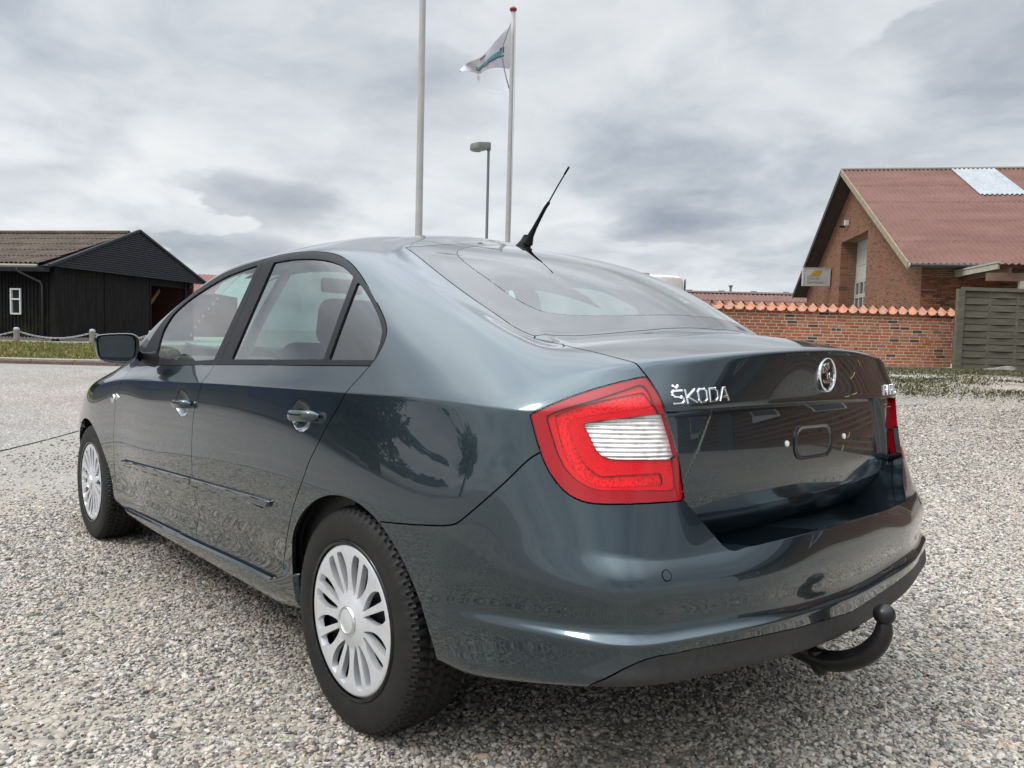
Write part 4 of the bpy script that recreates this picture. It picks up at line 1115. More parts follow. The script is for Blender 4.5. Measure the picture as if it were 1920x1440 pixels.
def road_sheet():
    V = []; F = []; dr_ = [-60, -30, -15, -8]+lin(-4, 8, 31)+lin(8.2, 14.55, 40); n = 61
    for i, D in enumerate(dr_):
        xr = road_right(D)
        for k in range(n):
            X = -90+(xr+90)*(1-(1-k/(n-1))**2.6); V.append(G(X, D+(.02*(X+9) if i == len(dr_)-1 else 0), .010))
    for i in range(len(dr_)-1):
        for k in range(n-1): a = i*n+k; F.append((a, a+1, a+1+n, a+n))
    o = mesh_obj('road', V, F, ASPHALT, None, True); o['kind'] = 'structure'
road_sheet()
grid_sheet('grass_verge', lin(-34, -1, 60), lin(14.98, 19.9, 10), .05, SOIL)

# ---- kerb: flat stones with a low brown course in front
KERB = noisy(mat('kerb_stone', (.4, .37, .33), .85), (.22, .20, .175), (.36, .33, .285), 9, 6, .25, .004, rnd=True)
KERBB = noisy(mat('brown_kerb', (.2, .12, .09), .85), (.13, .075, .055), (.24, .15, .11), 12, 5, .25, .004, rnd=True)
kerb = empty('kerb', tuple(G(-9, 14.7))); tag(kerb, 'low stone kerb with a brown front course between the road and the grass verge', 'kerb')
kd = lambda X: 14.56+.02*(X+9)
def local_to(o, p): return Vector(p)-Vector(o.location)
X = -19.0
while X < -2.2:
    w = .82; a, b_ = G(X+.012, kd(X)+.24), G(X+w-.012, kd(X+w)+.24); c = (a+b_)/2; ax = (b_-a).normalized(); ay = Vector((0, 0, 1)).cross(ax).normalized()
    MB().box(local_to(kerb, c)+Vector((0, 0, .045+rng.uniform(-.006, .006))), ((b_-a).length, .36, .13), (ax, ay, ax.cross(ay))).build('kerb_stone', KERB, kerb, bevel=.01)
    a, b_ = G(X+.006, kd(X)+.03), G(X+w-.006, kd(X+w)+.03); c = (a+b_)/2
    MB().box(local_to(kerb, c)+Vector((0, 0, .015)), ((b_-a).length, .06, .11), (ax, ay, ax.cross(ay))).build('brown_kerb_stone', KERBB, kerb)
    X += w
# ---- grass blades (nobody could count them)
def blades(name, spots, hmin, hmax, cols, wmin=.006, wmax=.014, lean=.5):
    mts = [noisy(mat('grass_%d' % (abs(hash(c)) % 9999), c, .8, spec=.2), tuple(q*.75 for q in c), tuple(q*1.2 for q in c), 3, 3) for c in cols]
    V = []; F = []; M = []
    for (X, D) in spots:
        p = G(X, D, .045); h = rng.uniform(hmin, hmax); a = rng.uniform(0, 2*math.pi); w = rng.uniform(wmin, wmax)
        u = Vector((math.cos(a), math.sin(a), 0)); l = Vector((math.cos(a*3.7), math.sin(a*3.7), 0))*h*rng.uniform(0, lean)
        k = len(V); V += [p-u*w, p+u*w, p+u*w*.6+Vector((0, 0, h*.6))+l*.4, p-u*w*.6+Vector((0, 0, h*.6))+l*.4, p+l+Vector((0, 0, h))]
        mi = min(len(cols)-1, int(rng.random()**1.0*len(cols))); F += [(k, k+1, k+2, k+3), (k+3, k+2, k+4)]; M += [mi, mi]
    o = mesh_obj(name, V, F, mts); o.data.polygons.foreach_set('material_index', M); o['kind'] = 'stuff'
    return o
sp = []
for _ in range(26000):
    X = rng.uniform(-16.5, -4.5); D = 15.0+(rng.random()**.85)*4.9; sp.append((X, D))
blades('verge_grass', sp, .03, .09, [(.20, .21, .06), (.27, .255, .085), (.36, .31, .13), (.17, .19, .055), (.31, .275, .11)], .010, .022, .9)

# ---- bollards and chains
WOOD = noisy(mat('bollard_wood', (.2, .17, .13), .85), (.15, .125, .095), (.27, .23, .18), 7, 6, .3, .004, rnd=True)
CAPM = mat('zinc_cap', (.45, .46, .47), .5, metal=.5)
CHAINM = mat('chain_steel', (.45, .46, .46), .45, metal=.8)
bp = [((px_-960)/F_PX*D, D) for px_, D in ((30, 20.0), (172, 20.2), (283, 20.4), (-110, 19.8))]
blab = ['weathered round wooden bollard in front of the barn window wall, leftmost in view', 'weathered wooden bollard directly left of the car mirror', 'wooden bollard mostly hidden behind the windscreen pillar of the car', 'wooden bollard just beyond the left edge of the photo']
bol = []
b0 = None
for i, (X, D) in enumerate(bp):
    if b0 is None:
        b0 = empty('bollard', tuple(G(X, D, -.02))); o = b0
        MB().lathe([(.0001, -.1), (.070, -.1), (.070, .415), (.066, .42)], (0, 0, 0), (0, 0, 1), 20).build('post', WOOD, o, auto=50)
        MB().lathe([(.073, .40), (.073, .44), (.055, .468), (.0001, .478)], (0, 0, 0), (0, 0, 1), 20).build('cap', CAPM, o, auto=40)
    else:
        o = copy_tree(b0); o.location = G(X, D, -.02)
    tag(o, blab[i], 'bollard', 'bollards along the grass verge'); bol.append(o)
order = sorted(range(len(bp)), key=lambda i: bp[i][0])
clab = ['grey chain hanging left of the leftmost bollard in view', 'grey steel chain sagging between the two clearly visible bollards', 'grey chain partly hidden by the car mirror']
for n_, (i, j) in enumerate(zip(order[:-1], order[1:])):
    a = Vector(bol[i].location)+Vector((0, 0, .385)); b_ = Vector(bol[j].location)+Vector((0, 0, .385)); mb = MB()
    L = (b_-a).length; nl = int(L/.055)
    for k in range(nl):
        t = (k+.5)/nl; p = a.lerp(b_, t)-Vector((0, 0, .17*(1-(2*t-1)**2))); tq = min(1, t+.02); p2 = a.lerp(b_, tq)-Vector((0, 0, .17*(1-(2*tq-1)**2)))
        d = (p2-p).normalized() if (p2-p).length > 1e-6 else (b_-a).normalized(); u = d.orthogonal().normalized(); v = d.cross(u)
        w = (u if k % 2 else v)
        mb.tube([p+d*(.036*math.cos(q))+w*(.019*math.sin(q)) for q in np.linspace(0, 2*math.pi, 9)], .0078, 5, False)
    ch = mb.build('chain', CHAINM, None, True); tag(ch, clab[n_], 'chain', 'chains between the bollards')

# ---- corrugated sheets
def corrug(mb, o_, ux, ud, length, depth, pitch, amp, nrm, seg=6, wob=0.0):
    """sheet of waves: ux across the waves, ud down the slope"""
    n = max(2, int(length/pitch*seg)); rows = []
    for s in (0.0, 1.0):
        rows.append([o_+ux*(length*i/n)+ud*(depth*s)+nrm*(amp*math.sin(2*math.pi*i/seg)) for i in range(n+1)])
    mb.grid(rows); return mb
def rough_mat(name, c1, c2, c3, scale=1.2, rough=.8, stretch=(1, 1, 1), metal=0.0):
    mt = mat(name, c1, rough, metal, spec=.2); N, b = nodes(mt); co = objco(N)
    mp = N.n('ShaderNodeMapping', {'Vector': co}); mp.inputs['Scale'].default_value = stretch
    n1 = N.noise(mp, scale, 8, .65); n2 = N.noise(mp, scale*9, 5, .6)
    N.put(b, 'Base Color', N.ramp(N.math('ADD', N.math('MULTIPLY', n1, .65), N.math('MULTIPLY', n2, .35)), [(.32, c1), (.5, c2), (.68, c3)]))
    return mt

# ---- black barn on the left
def build_barn():
    ang = -math.atan2(.18, .984)
    C0 = (-14.86, 25.0)
    r = frame('black_barn', C0[0], C0[1], ang, z=.46)
    tag(r, 'low black timber barn with a weathered brown corrugated roof, across the road on the left', 'barn')
    BLACKC = rough_mat('black_cladding', (.004, .004, .004), (.007, .007, .007), (.016, .015, .013), 2.0, .95, (1, 1, .35))
    N, b = nodes(BLACKC); co = objco(N); sp_ = N.n('ShaderNodeSeparateXYZ', {0: co})
    # green algae low on the wall, a stain with its own outline
    mos = N.math('MULTIPLY', N.n('ShaderNodeMapRange', {0: (sp_, 2), 1: 1.3, 2: .2, 3: 0., 4: 1.}), N.ramp(N.noise(co, 2.4, 5, .6), [(.42, (0, 0, 0)), (.66, (1, 1, 1))]))
    old = b.inputs['Base Color'].links[0].from_socket; mxn = N.n('ShaderNodeMix', data_type='RGBA'); N.put(mxn, 0, N.math('MULTIPLY', mos, .6)); N.t.links.new(old, mxn.inputs[6]); mxn.inputs[7].default_value = (.055, .06, .015, 1); N.t.links.new(mxn.outputs[2], b.inputs['Base Color'])
    DOORM = rough_mat('tarred_boards', (.004, .004, .004), (.010, .0095, .009), (.030, .028, .026), 3.5, .95, (6, 6, .5))
    GAB = noisy(mat('gable_boards', (.012, .013, .017), .75, spec=.25), (.010, .011, .014), (.02, .021, .026), 6, 4, rnd=True)
    ROOF = rough_mat('old_fibre_roof', (.050, .038, .028), (.095, .072, .054), (.15, .12, .095), 1.6, .9)
    X_, Y_, Z_ = Vector((1, 0, 0)), Vector((0, 1, 0)), Vector((0, 0, 1))
    eave, ridge, L, yr = 2.55, 3.98, 8.0, 4.0
    # long wall of upright ribs, left of the corner; leave the window opening
    wx0, wx1, wz0, wz1 = -1.62, -1.22, .86, 1.71
    def ribs(x0, x1, z0, z1): 
        mb = MB(); n = int((x1-x0)/.125)
        prof = []
        for i in range(n+1):
            x = x0+(x1-x0)*i/max(n, 1); prof += [(x-.032, 0), (x-.022, -.03), (x+.022, -.03), (x+.032, 0)]
        prof = [(min(max(px_, x0), x1), py_) for px_, py_ in prof]
        mb.grid([[Vector((a, c, z0)) for a, c in prof], [Vector((a, c, z1)) for a, c in prof]]); return mb
    ribs(-22, wx0, 0.12, eave).build('ribbed_wall', BLACKC, r); ribs(wx1, -.12, .12, eave).build('ribbed_wall', BLACKC, r)
    ribs(wx0, wx1, .12, wz0).build('ribbed_wall', BLACKC, r); ribs(wx0, wx1, wz1, eave).build('ribbed_wall', BLACKC, r)
    MB().box((-11, .05, .03), (22, .12, .22)).build('plinth', mat('plinth', (.22, .20, .18), .9), r)
    WH = mat('white_frame', (.72, .73, .72), .5)
    wf = MB(); t = .05
    cx, cz = (wx0+wx1)/2, (wz0+wz1)/2
    for a in ((wx0+t/2, cz, t, wz1-wz0), (wx1-t/2, cz, t, wz1-wz0)): wf.box((a[0], -.035, a[1]), (a[2], .07, a[3]))
    for zz in (wz0+t/2, wz1-t/2, wz0+.50): wf.box((cx, -.033, zz), (wx1-wx0-2*t, .066, t))
    wfo = wf.build('window', WH, r)
    for z0_, z1_ in ((wz0+t, wz0+.475), (wz0+.525, wz1-t)):
        MB().box((cx, .0, (z0_+z1_)/2), (wx1-wx0-2*t, .01, z1_-z0_)).build('pane', mat('dark_pane', (.02, .025, .028), .05, spec=.8), wfo)
        MB().box((wx1-.095, -.006, (z0_+z1_)/2+.05), (.025, .008, (z1_-z0_)*.7)).build('blind', mat('blind', (.42, .42, .43), .7), wfo)
    # gable side: corner post, two sliding doors of upright boards, open bay
    MB().box((0, .0, eave/2), (.16, .16, eave)).build('corner_post', BLACKC, r)
    xg = -.03
    for (y0, y1) in ((.1, 2.28), (2.32, 4.78)):
        d = MB().box((xg-.03, (y0+y1)/2, eave/2+.04), (.03, y1-y0, eave-.14)).build('sliding_door', DOORM, r)
        nb = int((y1-y0)/.118)
        for k in range(nb):
            yy = y0+(k+.5)*(y1-y0)/nb
            MB().box((xg+rng.uniform(-.002, .004), yy, eave/2+.04), (.03, (y1-y0)/nb-.007, eave-.15+rng.uniform(-.01, .01))).build('board', DOORM, d)
    MB().box((xg, 4.82, eave/2), (.08, .07, eave)).build('door_post', DOORM, r)
    MB().box((-.04, 2.45, .06), (.16, 4.9, .16)).build('plinth', MATS['plinth'], r)
    MB().box((xg, 5.95, eave-.22), (.06, 2.2, .34)).build('lintel_board', BLACKC, r)
    MB().box((xg, 7.06, eave/2-.1), (.14, .14, eave)).build('corner_post', BLACKC, r)
    # what the open bay shows
    BR = mat('bay_wall', (.075, .030, .024), .9)
    MB().box((-3.0, 6.2, 1.25), (.1, 3.2, 2.5)).box((-1.5, 7.6, 1.25), (3, .1, 2.5)).box((-1.5, 4.9, 1.25), (2.9, .06, 2.4)).build('bay_lining', BR, r)
    MB().prism([(-1.2, 5.55, .78), (-1.2, 5.68, .70), (-1.2, 7.05, 2.02), (-1.2, 6.98, 2.14)], (.06, 0, 0)).build('brace', mat('pine_brace', (.34, .22, .08), .7), r)
    MB().box((-1.25, 5.4, 1.1), (.1, .1, 2.3)).build('inner_post', mat('inner_post', (.10, .05, .035), .8), r)
    BLU = mat('blue_tarp', (.02, .07, .22), .5)
    # roof: courses of corrugated sheets, then the boarded gable triangle
    sl = Vector((0, yr+.25, ridge-eave+.05)); sd = sl.normalized(); sn = X_.cross(sd).normalized()
    for k in range(5):
        a, b_ = k/5, (k+1)/5+.03
        o_ = Vector((-22, -.30, eave-.06))+sl*a+sn*(.03+.0*k); mb = MB()
        n = int(21.7/.177*5); rows = []
        for s_, lift in ((0, .012), (1, -.012)):
            rows.append([o_+X_*(21.78*i/n)+sl*((b_-a)*s_)+sn*(lift+.024*math.sin(2*math.pi*i/5)+.004*math.sin(i*.37+k)) for i in range(n+1)])
        mb.grid(rows); mb.build('roof_sheet', ROOF, r, True)
    back = [Vector((-22, yr-.02, ridge+.02)), Vector((-.22, yr-.02, ridge+.02)), Vector((-.22, L+.35, eave-.08)), Vector((-22, L+.35, eave-.08))]
    MB().prism(back, (0, 0, .05)).build('back_roof', ROOF, r)
    MB().tube([(-22, yr-.05, ridge+.05), (-.25, yr-.05, ridge+.05)], .09, 8).build('ridge_cap', ROOF, r)
    # gable triangle of lapped boards at the roof's end
    nb = 21; zb, zt = eave-.12, ridge+.06; y0_, y1_ = -.32, L+.36
    for k in range(nb):
        za, zz = zb+(zt-zb)*k/nb, zb+(zt-zb)*(k+1)/nb+.012
        f0, f1 = (za-zb)/(zt-zb), min(1, (zz-zb)/(zt-zb))
        ya0, ya1 = y0_+(yr-y0_)*f0, y1_+(yr-y1_)*f0; yb0, yb1 = y0_+(yr-y0_)*f1, y1_+(yr-y1_)*f1
        MB().add([(.17, ya0, za), (.17, ya1, za), (.13, yb1, zz), (.13, yb0, zz), (.12, ya0, za), (.12, ya1, za)], [(0, 1, 2, 3), (4, 5, 1, 0)]).build('gable_board', GAB, r)
    MB().prism([(.12, y0_, zb), (.12, yr, zt), (.12, y1_, zb)], (-.34, 0, 0)).build('gable_core', GAB, r)
    for s_ in (0, 1):
        ya, yb = (y0_, yr) if s_ == 0 else (y1_, yr)
        MB().prism([(.08, ya-(.04 if s_ == 0 else -.04), zb-.03), (.08, yb, zt+.03), (.08, yb, zt+.12), (.08, ya-(.06 if s_ == 0 else -.06), zb+.05)], (.12, 0, 0)).build('verge_board', GAB, r)
    GUT = mat('zinc_gutter', (.40, .38, .34), .5, metal=.4)
    MB().tube([(-22, -.40, eave-.10), (-.30, -.40, eave-.13)], .055, 10).build('gutter', GUT, r, True)
    MB().box((-11, -.22, eave-.2), (22, .05, .2)).build('fascia', GAB, r)
    MB().tube([(-1.05, -.40, eave-.15), (-1.03, -.38, eave-.3), (-.45, -.10, eave-.62), (-.40, -.08, eave-.75), (-.40, -.08, .1)], .035, 8).build('downpipe', mat('downpipe', (.03, .03, .03), .5), r, True)
    MB().box((.03, 7.25, eave-.30), (.18, .12, .12)).build('flood_light', TRIM, r)
    # boxes and a tarpaulin stored in the open bay
    tp = MB().prism([(-2.2, 5.0, .72), (-2.2, 6.9, .72), (-2.2, 6.9, 1.02), (-2.2, 5.0, 1.08)], (.5, 0, 0)).box((-1.95, 5.95, .5), (.45, 1.85, .42)).build('covered_trailer', BLU)
    tp.matrix_world = Matrix.Translation(r.location) @ Matrix.Rotation(r.rotation_euler.z, 4, 'Z')
    tag(tp, 'blue covered trailer standing inside the open bay of the black barn', 'trailer')
build_barn()

# ---- red house behind the barn
def build_red_house():
    r = frame('red_house', -21.2, 46, .1, z=.5); tag(r, 'dull red building with a plain roof, just showing behind the black barn', 'house')
    RED_ = noisy(mat('red_render', (.26, .10, .09), .9), (.22, .085, .075), (.30, .125, .11), 3, 4)
    MB().box((0, 3, 1.3), (6.2, 6, 2.6)).build('wall', RED_, r)
    mb = MB(); X_ = Vector((1, 0, 0))
    corrug(mb, Vector((-3.3, -.4, 2.5)), X_, Vector((0, .85, .35)), 6.6, 4.0, .25, .02, Vector((0, -.35, .85)))
    mb.build('roof', noisy(mat('red_roof', (.22, .09, .08), .85), (.19, .08, .07), (.25, .105, .09), 3, 4), r, True)
build_red_house()

# ---- brick helpers
def brick_mat(name, stops, scale=1.0):
    """single bricks: each picks its own tone"""
    mt = mat(name, rough=.88, spec=.2); N, b = nodes(mt); oi = N.n('ShaderNodeObjectInfo'); co = objco(N, True)
    base = N.ramp((oi, 'Random'), stops, 'CONSTANT'); n1 = N.noise(co, 30, 6, .65)
    v = N.ramp(n1, [(.25, (.68, .66, .64)), (.5, (1, 1, 1)), (.75, (1.22, 1.2, 1.16))])
    N.put(b, 'Base Color', N.mix(1.0, base, v, 'MULTIPLY')); bump(N, b, N.noise(co, 70, 5, .7), .5, .004)
    return mt
def brick_wall_mat(name, c1, c2, cm, dark=(.05, .035, .03), plane='xz', mort=.013):
    """distant brickwork: bricks and joints as relief in the material"""
    mt = mat(name, rough=.9, spec=.2); N, b = nodes(mt); co = objco(N); sp_ = N.n('ShaderNodeSeparateXYZ', {0: co})
    cb = N.n('ShaderNodeCombineXYZ', {0: (sp_, 0 if plane == 'xz' else 1), 1: (sp_, 2), 2: 0.0})
    br = N.n('ShaderNodeTexBrick', {'Vector': cb, 'Color1': (0, 0, 0, 1), 'Color2': (1, 1, 1, 1), 'Mortar': (.5, .5, .5, 1), 'Scale': 1.0, 'Mortar Size': mort, 'Mortar Smooth': .2, 'Brick Width': .24, 'Row Height': .0667})
    wn = N.n('ShaderNodeTexWhiteNoise', {0: (br, 'Color')}, noise_dimensions='3D')
    tone = N.ramp((br, 'Color'), [(.0, c1), (.45, c2), (.75, tuple(q*.8 for q in c1)), (.93, tuple(q*.62 for q in c2)), (.97, dark)])
    n1 = N.noise(co, 2.2, 6, .65); v = N.ramp(n1, [(.3, (.78, .76, .75)), (.5, (1, 1, 1)), (.7, (1.16, 1.14, 1.1))])
    c = N.mix((br, 'Fac'), N.mix(1.0, tone, v, 'MULTIPLY'), (*cm, 1))
    N.put(b, 'Base Color', c); bump(N, b, N.math('SUBTRACT', 1.0, (br, 'Fac')), .6, .008)
    return mt
def make_bricks(parent, x0, x1, z0, rows, limit, meshes, mats_, place, bond=.5, pitch=.24, rowh=.0667, only=None):
    """bricks laid course by course as single objects; place(u, z) gives a matrix; the rest past the limit is one mesh"""
    todo = []
    for r in range(rows):
        u = x0; z = z0+r*rowh; first = True
        off = (0, .5, .25, .75)[r % 4] if bond == 'mix' else (r % 2)*.5
        u -= off*pitch
        while u < x1-.02:
            w = pitch
            if rng.random() < .10: w = pitch/2
            a, b_ = max(u, x0), min(u+w, x1)
            if b_-a > .05: todo.append((a, b_, z))
            u += w
    return todo
# ---- low garden wall of red brick with a tile coping
def build_low_wall():
    ang = math.atan2(.8, 5.3); x_end = 9.70; D_end = 17.05; Lw = 5.6
    r = frame('garden_wall', x_end-Lw*math.cos(ang), D_end-Lw*math.sin(ang), ang, z=.50)
    tag(r, 'low orange-red brick garden wall with a clay tile coping behind the car boot', 'wall')
    MORT = noisy(mat('mortar', (.5, .44, .36), .95), (.54, .475, .39), (.67, .60, .505), 25, 5, .2, .003)
    BRK = brick_mat('wall_brick', [(0, (.35, .125, .062)), (.22, (.39, .148, .072)), (.42, (.33, .112, .056)), (.58, (.42, .17, .085)), (.74, (.30, .105, .056)), (.93, (.075, .055, .045)), (.97, (.19, .085, .055))])
    rows = 17; rowh = .0667; z0 = .09
    MB().box((Lw/2, .105, z0+rows*rowh/2), (Lw, .226, rows*rowh)).build('wall_core', MORT, r)
    MB().box((Lw/2, .10, -.06), (Lw+.02, .26, .28)).build('wall_footing', noisy(mat('footing', (.30, .28, .25), .9), (.2, .19, .16), (.34, .32, .28), 8, 5), r)
    todo = make_bricks(r, 0, Lw, z0, rows, 300, None, None, None, 'mix')
    todo.sort(key=lambda t: -(t[0]+t[2]*.25))          # those that show beside the car first
    cache = {}
    rest = MB()
    for i, (a, b_, z) in enumerate(todo):
        w = round(b_-a-.017, 3)
        if i < 300:
            if w not in cache:
                m_ = MB().box((0, 0, 0), (w, .030, .0505)); cache[w] = m_.build('brick', BRK, r)
                o = cache[w]
            else: o = cache[w].copy(); COL.objects.link(o); o.parent = r
            o.location = ((a+b_)/2, .0035+rng.uniform(-.002, .0015), z+.027)
        else: rest.box(((a+b_)/2, .0035, z+.027), (w, .030, .0545))
    if rest.v: rest.build('brick', noisy(mat('brick_mass', (.38, .12, .055), .9), (.30, .095, .045), (.44, .155, .07), 5, 3), r)['kind'] = 'stuff'
    # right end of the wall: header bricks
    for k in range(rows):
        MB().box((Lw+.002, .115, z0+k*rowh+.027), (.02, .205 if k % 2 else .10, .0545)).build('brick', BRK, r)
    # coping tiles: pantiles lying across, a roll on one side and a hollow pan
    TILE = noisy(mat('clay_tile', (.5, .2, .1), .75), (.46, .17, .085), (.58, .245, .135), 7, 5, .15, .003, rnd=True)
    N, b = nodes(TILE); oi = N.n('ShaderNodeObjectInfo')
    old = b.inputs['Base Color'].links[0].from_socket; co = objco(N, True)
    li = N.math('MULTIPLY', N.ramp(N.noise(co, 9, 6, .7), [(.46, (0, 0, 0)), (.6, (1, 1, 1))]), N.math('GREATER_THAN', (oi, 'Random'), .55))
    mx = N.n('ShaderNodeMix', data_type='RGBA'); N.put(mx, 0, N.math('MULTIPLY', li, .7)); N.t.links.new(old, mx.inputs[6]); mx.inputs[7].default_value = (.20, .175, .15, 1); N.t.links.new(mx.outputs[2], b.inputs['Base Color'])
    top = z0+rows*rowh
    def tile_mesh():
        prof = []
        for i in range(9): t = i/8; prof.append((-.125+.185*t, .008-.030*math.sin(math.pi*t)))
        for i in range(1, 7): t = i/6; prof.append((.06+.062*t, .008+.046*math.sin(math.pi*t*.92)))
        mb = MB(); V = []
        path = [(-.080, -.014), (.03, .050), (.125, .100)]
        rows_ = []
        for y, z in path: rows_.append([(x, y, z+h) for x, h in prof])
        rows2 = [[(x, y+.004, z+h-.014) for x, h in prof] for y, z in path]
        mb.grid(rows_); mb.grid([q[::-1] for q in rows2])
        mb.grid([rows2[0], rows_[0]])
        mb.grid([[rows_[k][-1] for k in range(3)], [rows2[k][-1] for k in range(3)]])
        return mb
    t0 = None; n = int(Lw/.235)
    for k in range(n+1):
        if t0 is None: t0 = tile_mesh().build('coping_tile', TILE, r, True); o = t0
        else: o = t0.copy(); COL.objects.link(o); o.parent = r
        o.location = (Lw-.08-k*.235, .0+rng.uniform(-.004, .004), top+.028+rng.uniform(-.003, .003)); o.rotation_euler = (rng.uniform(-.02, .02), rng.uniform(-.015, .015), rng.uniform(-.02, .02))
    for k in range(n+1):
        o = t0.copy(); COL.objects.link(o); o.parent = r; o.location = (Lw-.08-k*.235, .215, top+.026); o.rotation_euler = (0, 0, math.pi)
    rt = MB(); rt.tube([(.0, .107, top+.085), (Lw+.03, .107, top+.085)], .03, 8); rt.build('ridge_mortar', noisy(mat('ridge_clay', (.3, .12, .07), .9), (.25, .10, .055), (.36, .16, .095), 6, 4), r)
build_low_wall()

# ---- grey woven fence
def build_fence():
    GREY = rough_mat('weathered_boards', (.066, .060, .043), (.12, .110, .083), (.18, .166, .132), 3.0, .9, (.35, 4, 4))
    ang = .05
    r = frame('woven_fence', 9.42, 16.35, ang, z=.53); tag(r, 'tall weathered grey-green woven board fence at the right edge of the photo', 'fence')
    H = 1.74; rowh = .1405; nrow = 12; t0 = [None, None]
    for panel in range(2):
        x0 = .05+panel*1.9; Lp = 1.82
        for par in (0, 1): t0[par] = t0[par]
        for k in range(nrow):
            par = k % 2
            if t0[par] is None:
                rows = []
                n = 36
                for i in range(n+1):
                    t = i/n; wv = .015*math.sin(2*math.pi*t*1.5)*(1 if par else -1)
                    rows.append([(Lp*t, wv-.004, 0), (Lp*t, wv-.004, rowh-.012), (Lp*t, wv+.006, rowh-.012), (Lp*t, wv+.006, 0), (Lp*t, wv-.004, 0)])
                mb = MB(); mb.grid(rows); t0[par] = mb.build('slat', GREY, r); o = t0[par]
            else: o = t0[par].copy(); COL.objects.link(o); o.parent = r
            o.location = (x0, rng.uniform(-.003, .003), .02+k*rowh); o.rotation_euler = (rng.uniform(-.05, .05), rng.uniform(-.003, .003), 0)
        for i in range(4):
            xx = x0+Lp*i/3
            MB().box((xx, -.030 if i in (0, 3) else 0, H/2), (.05, .035 if i in (0, 3) else .014, H)).build('batten', GREY, r)
        MB().box((x0+Lp/2, -.01, H+.0), (Lp+.04, .07, .075)).build('top_rail', GREY, r)
        MB().box((x0+Lp/2, .03, H/2), (Lp, .012, H)).build('shade_backing', mat('fence_shadow_board', (.03, .03, .026), .95), r)  # dark sheet added behind the slats, standing in for shade in the gaps
    MB().box((-.02, 0, H/2-.1), (.09, .09, H+.2)).build('post', GREY, r)
    MB().box((1.91, .05, H/2-.1), (.09, .09, H+.2)).build('post', GREY, r)
build_fence()

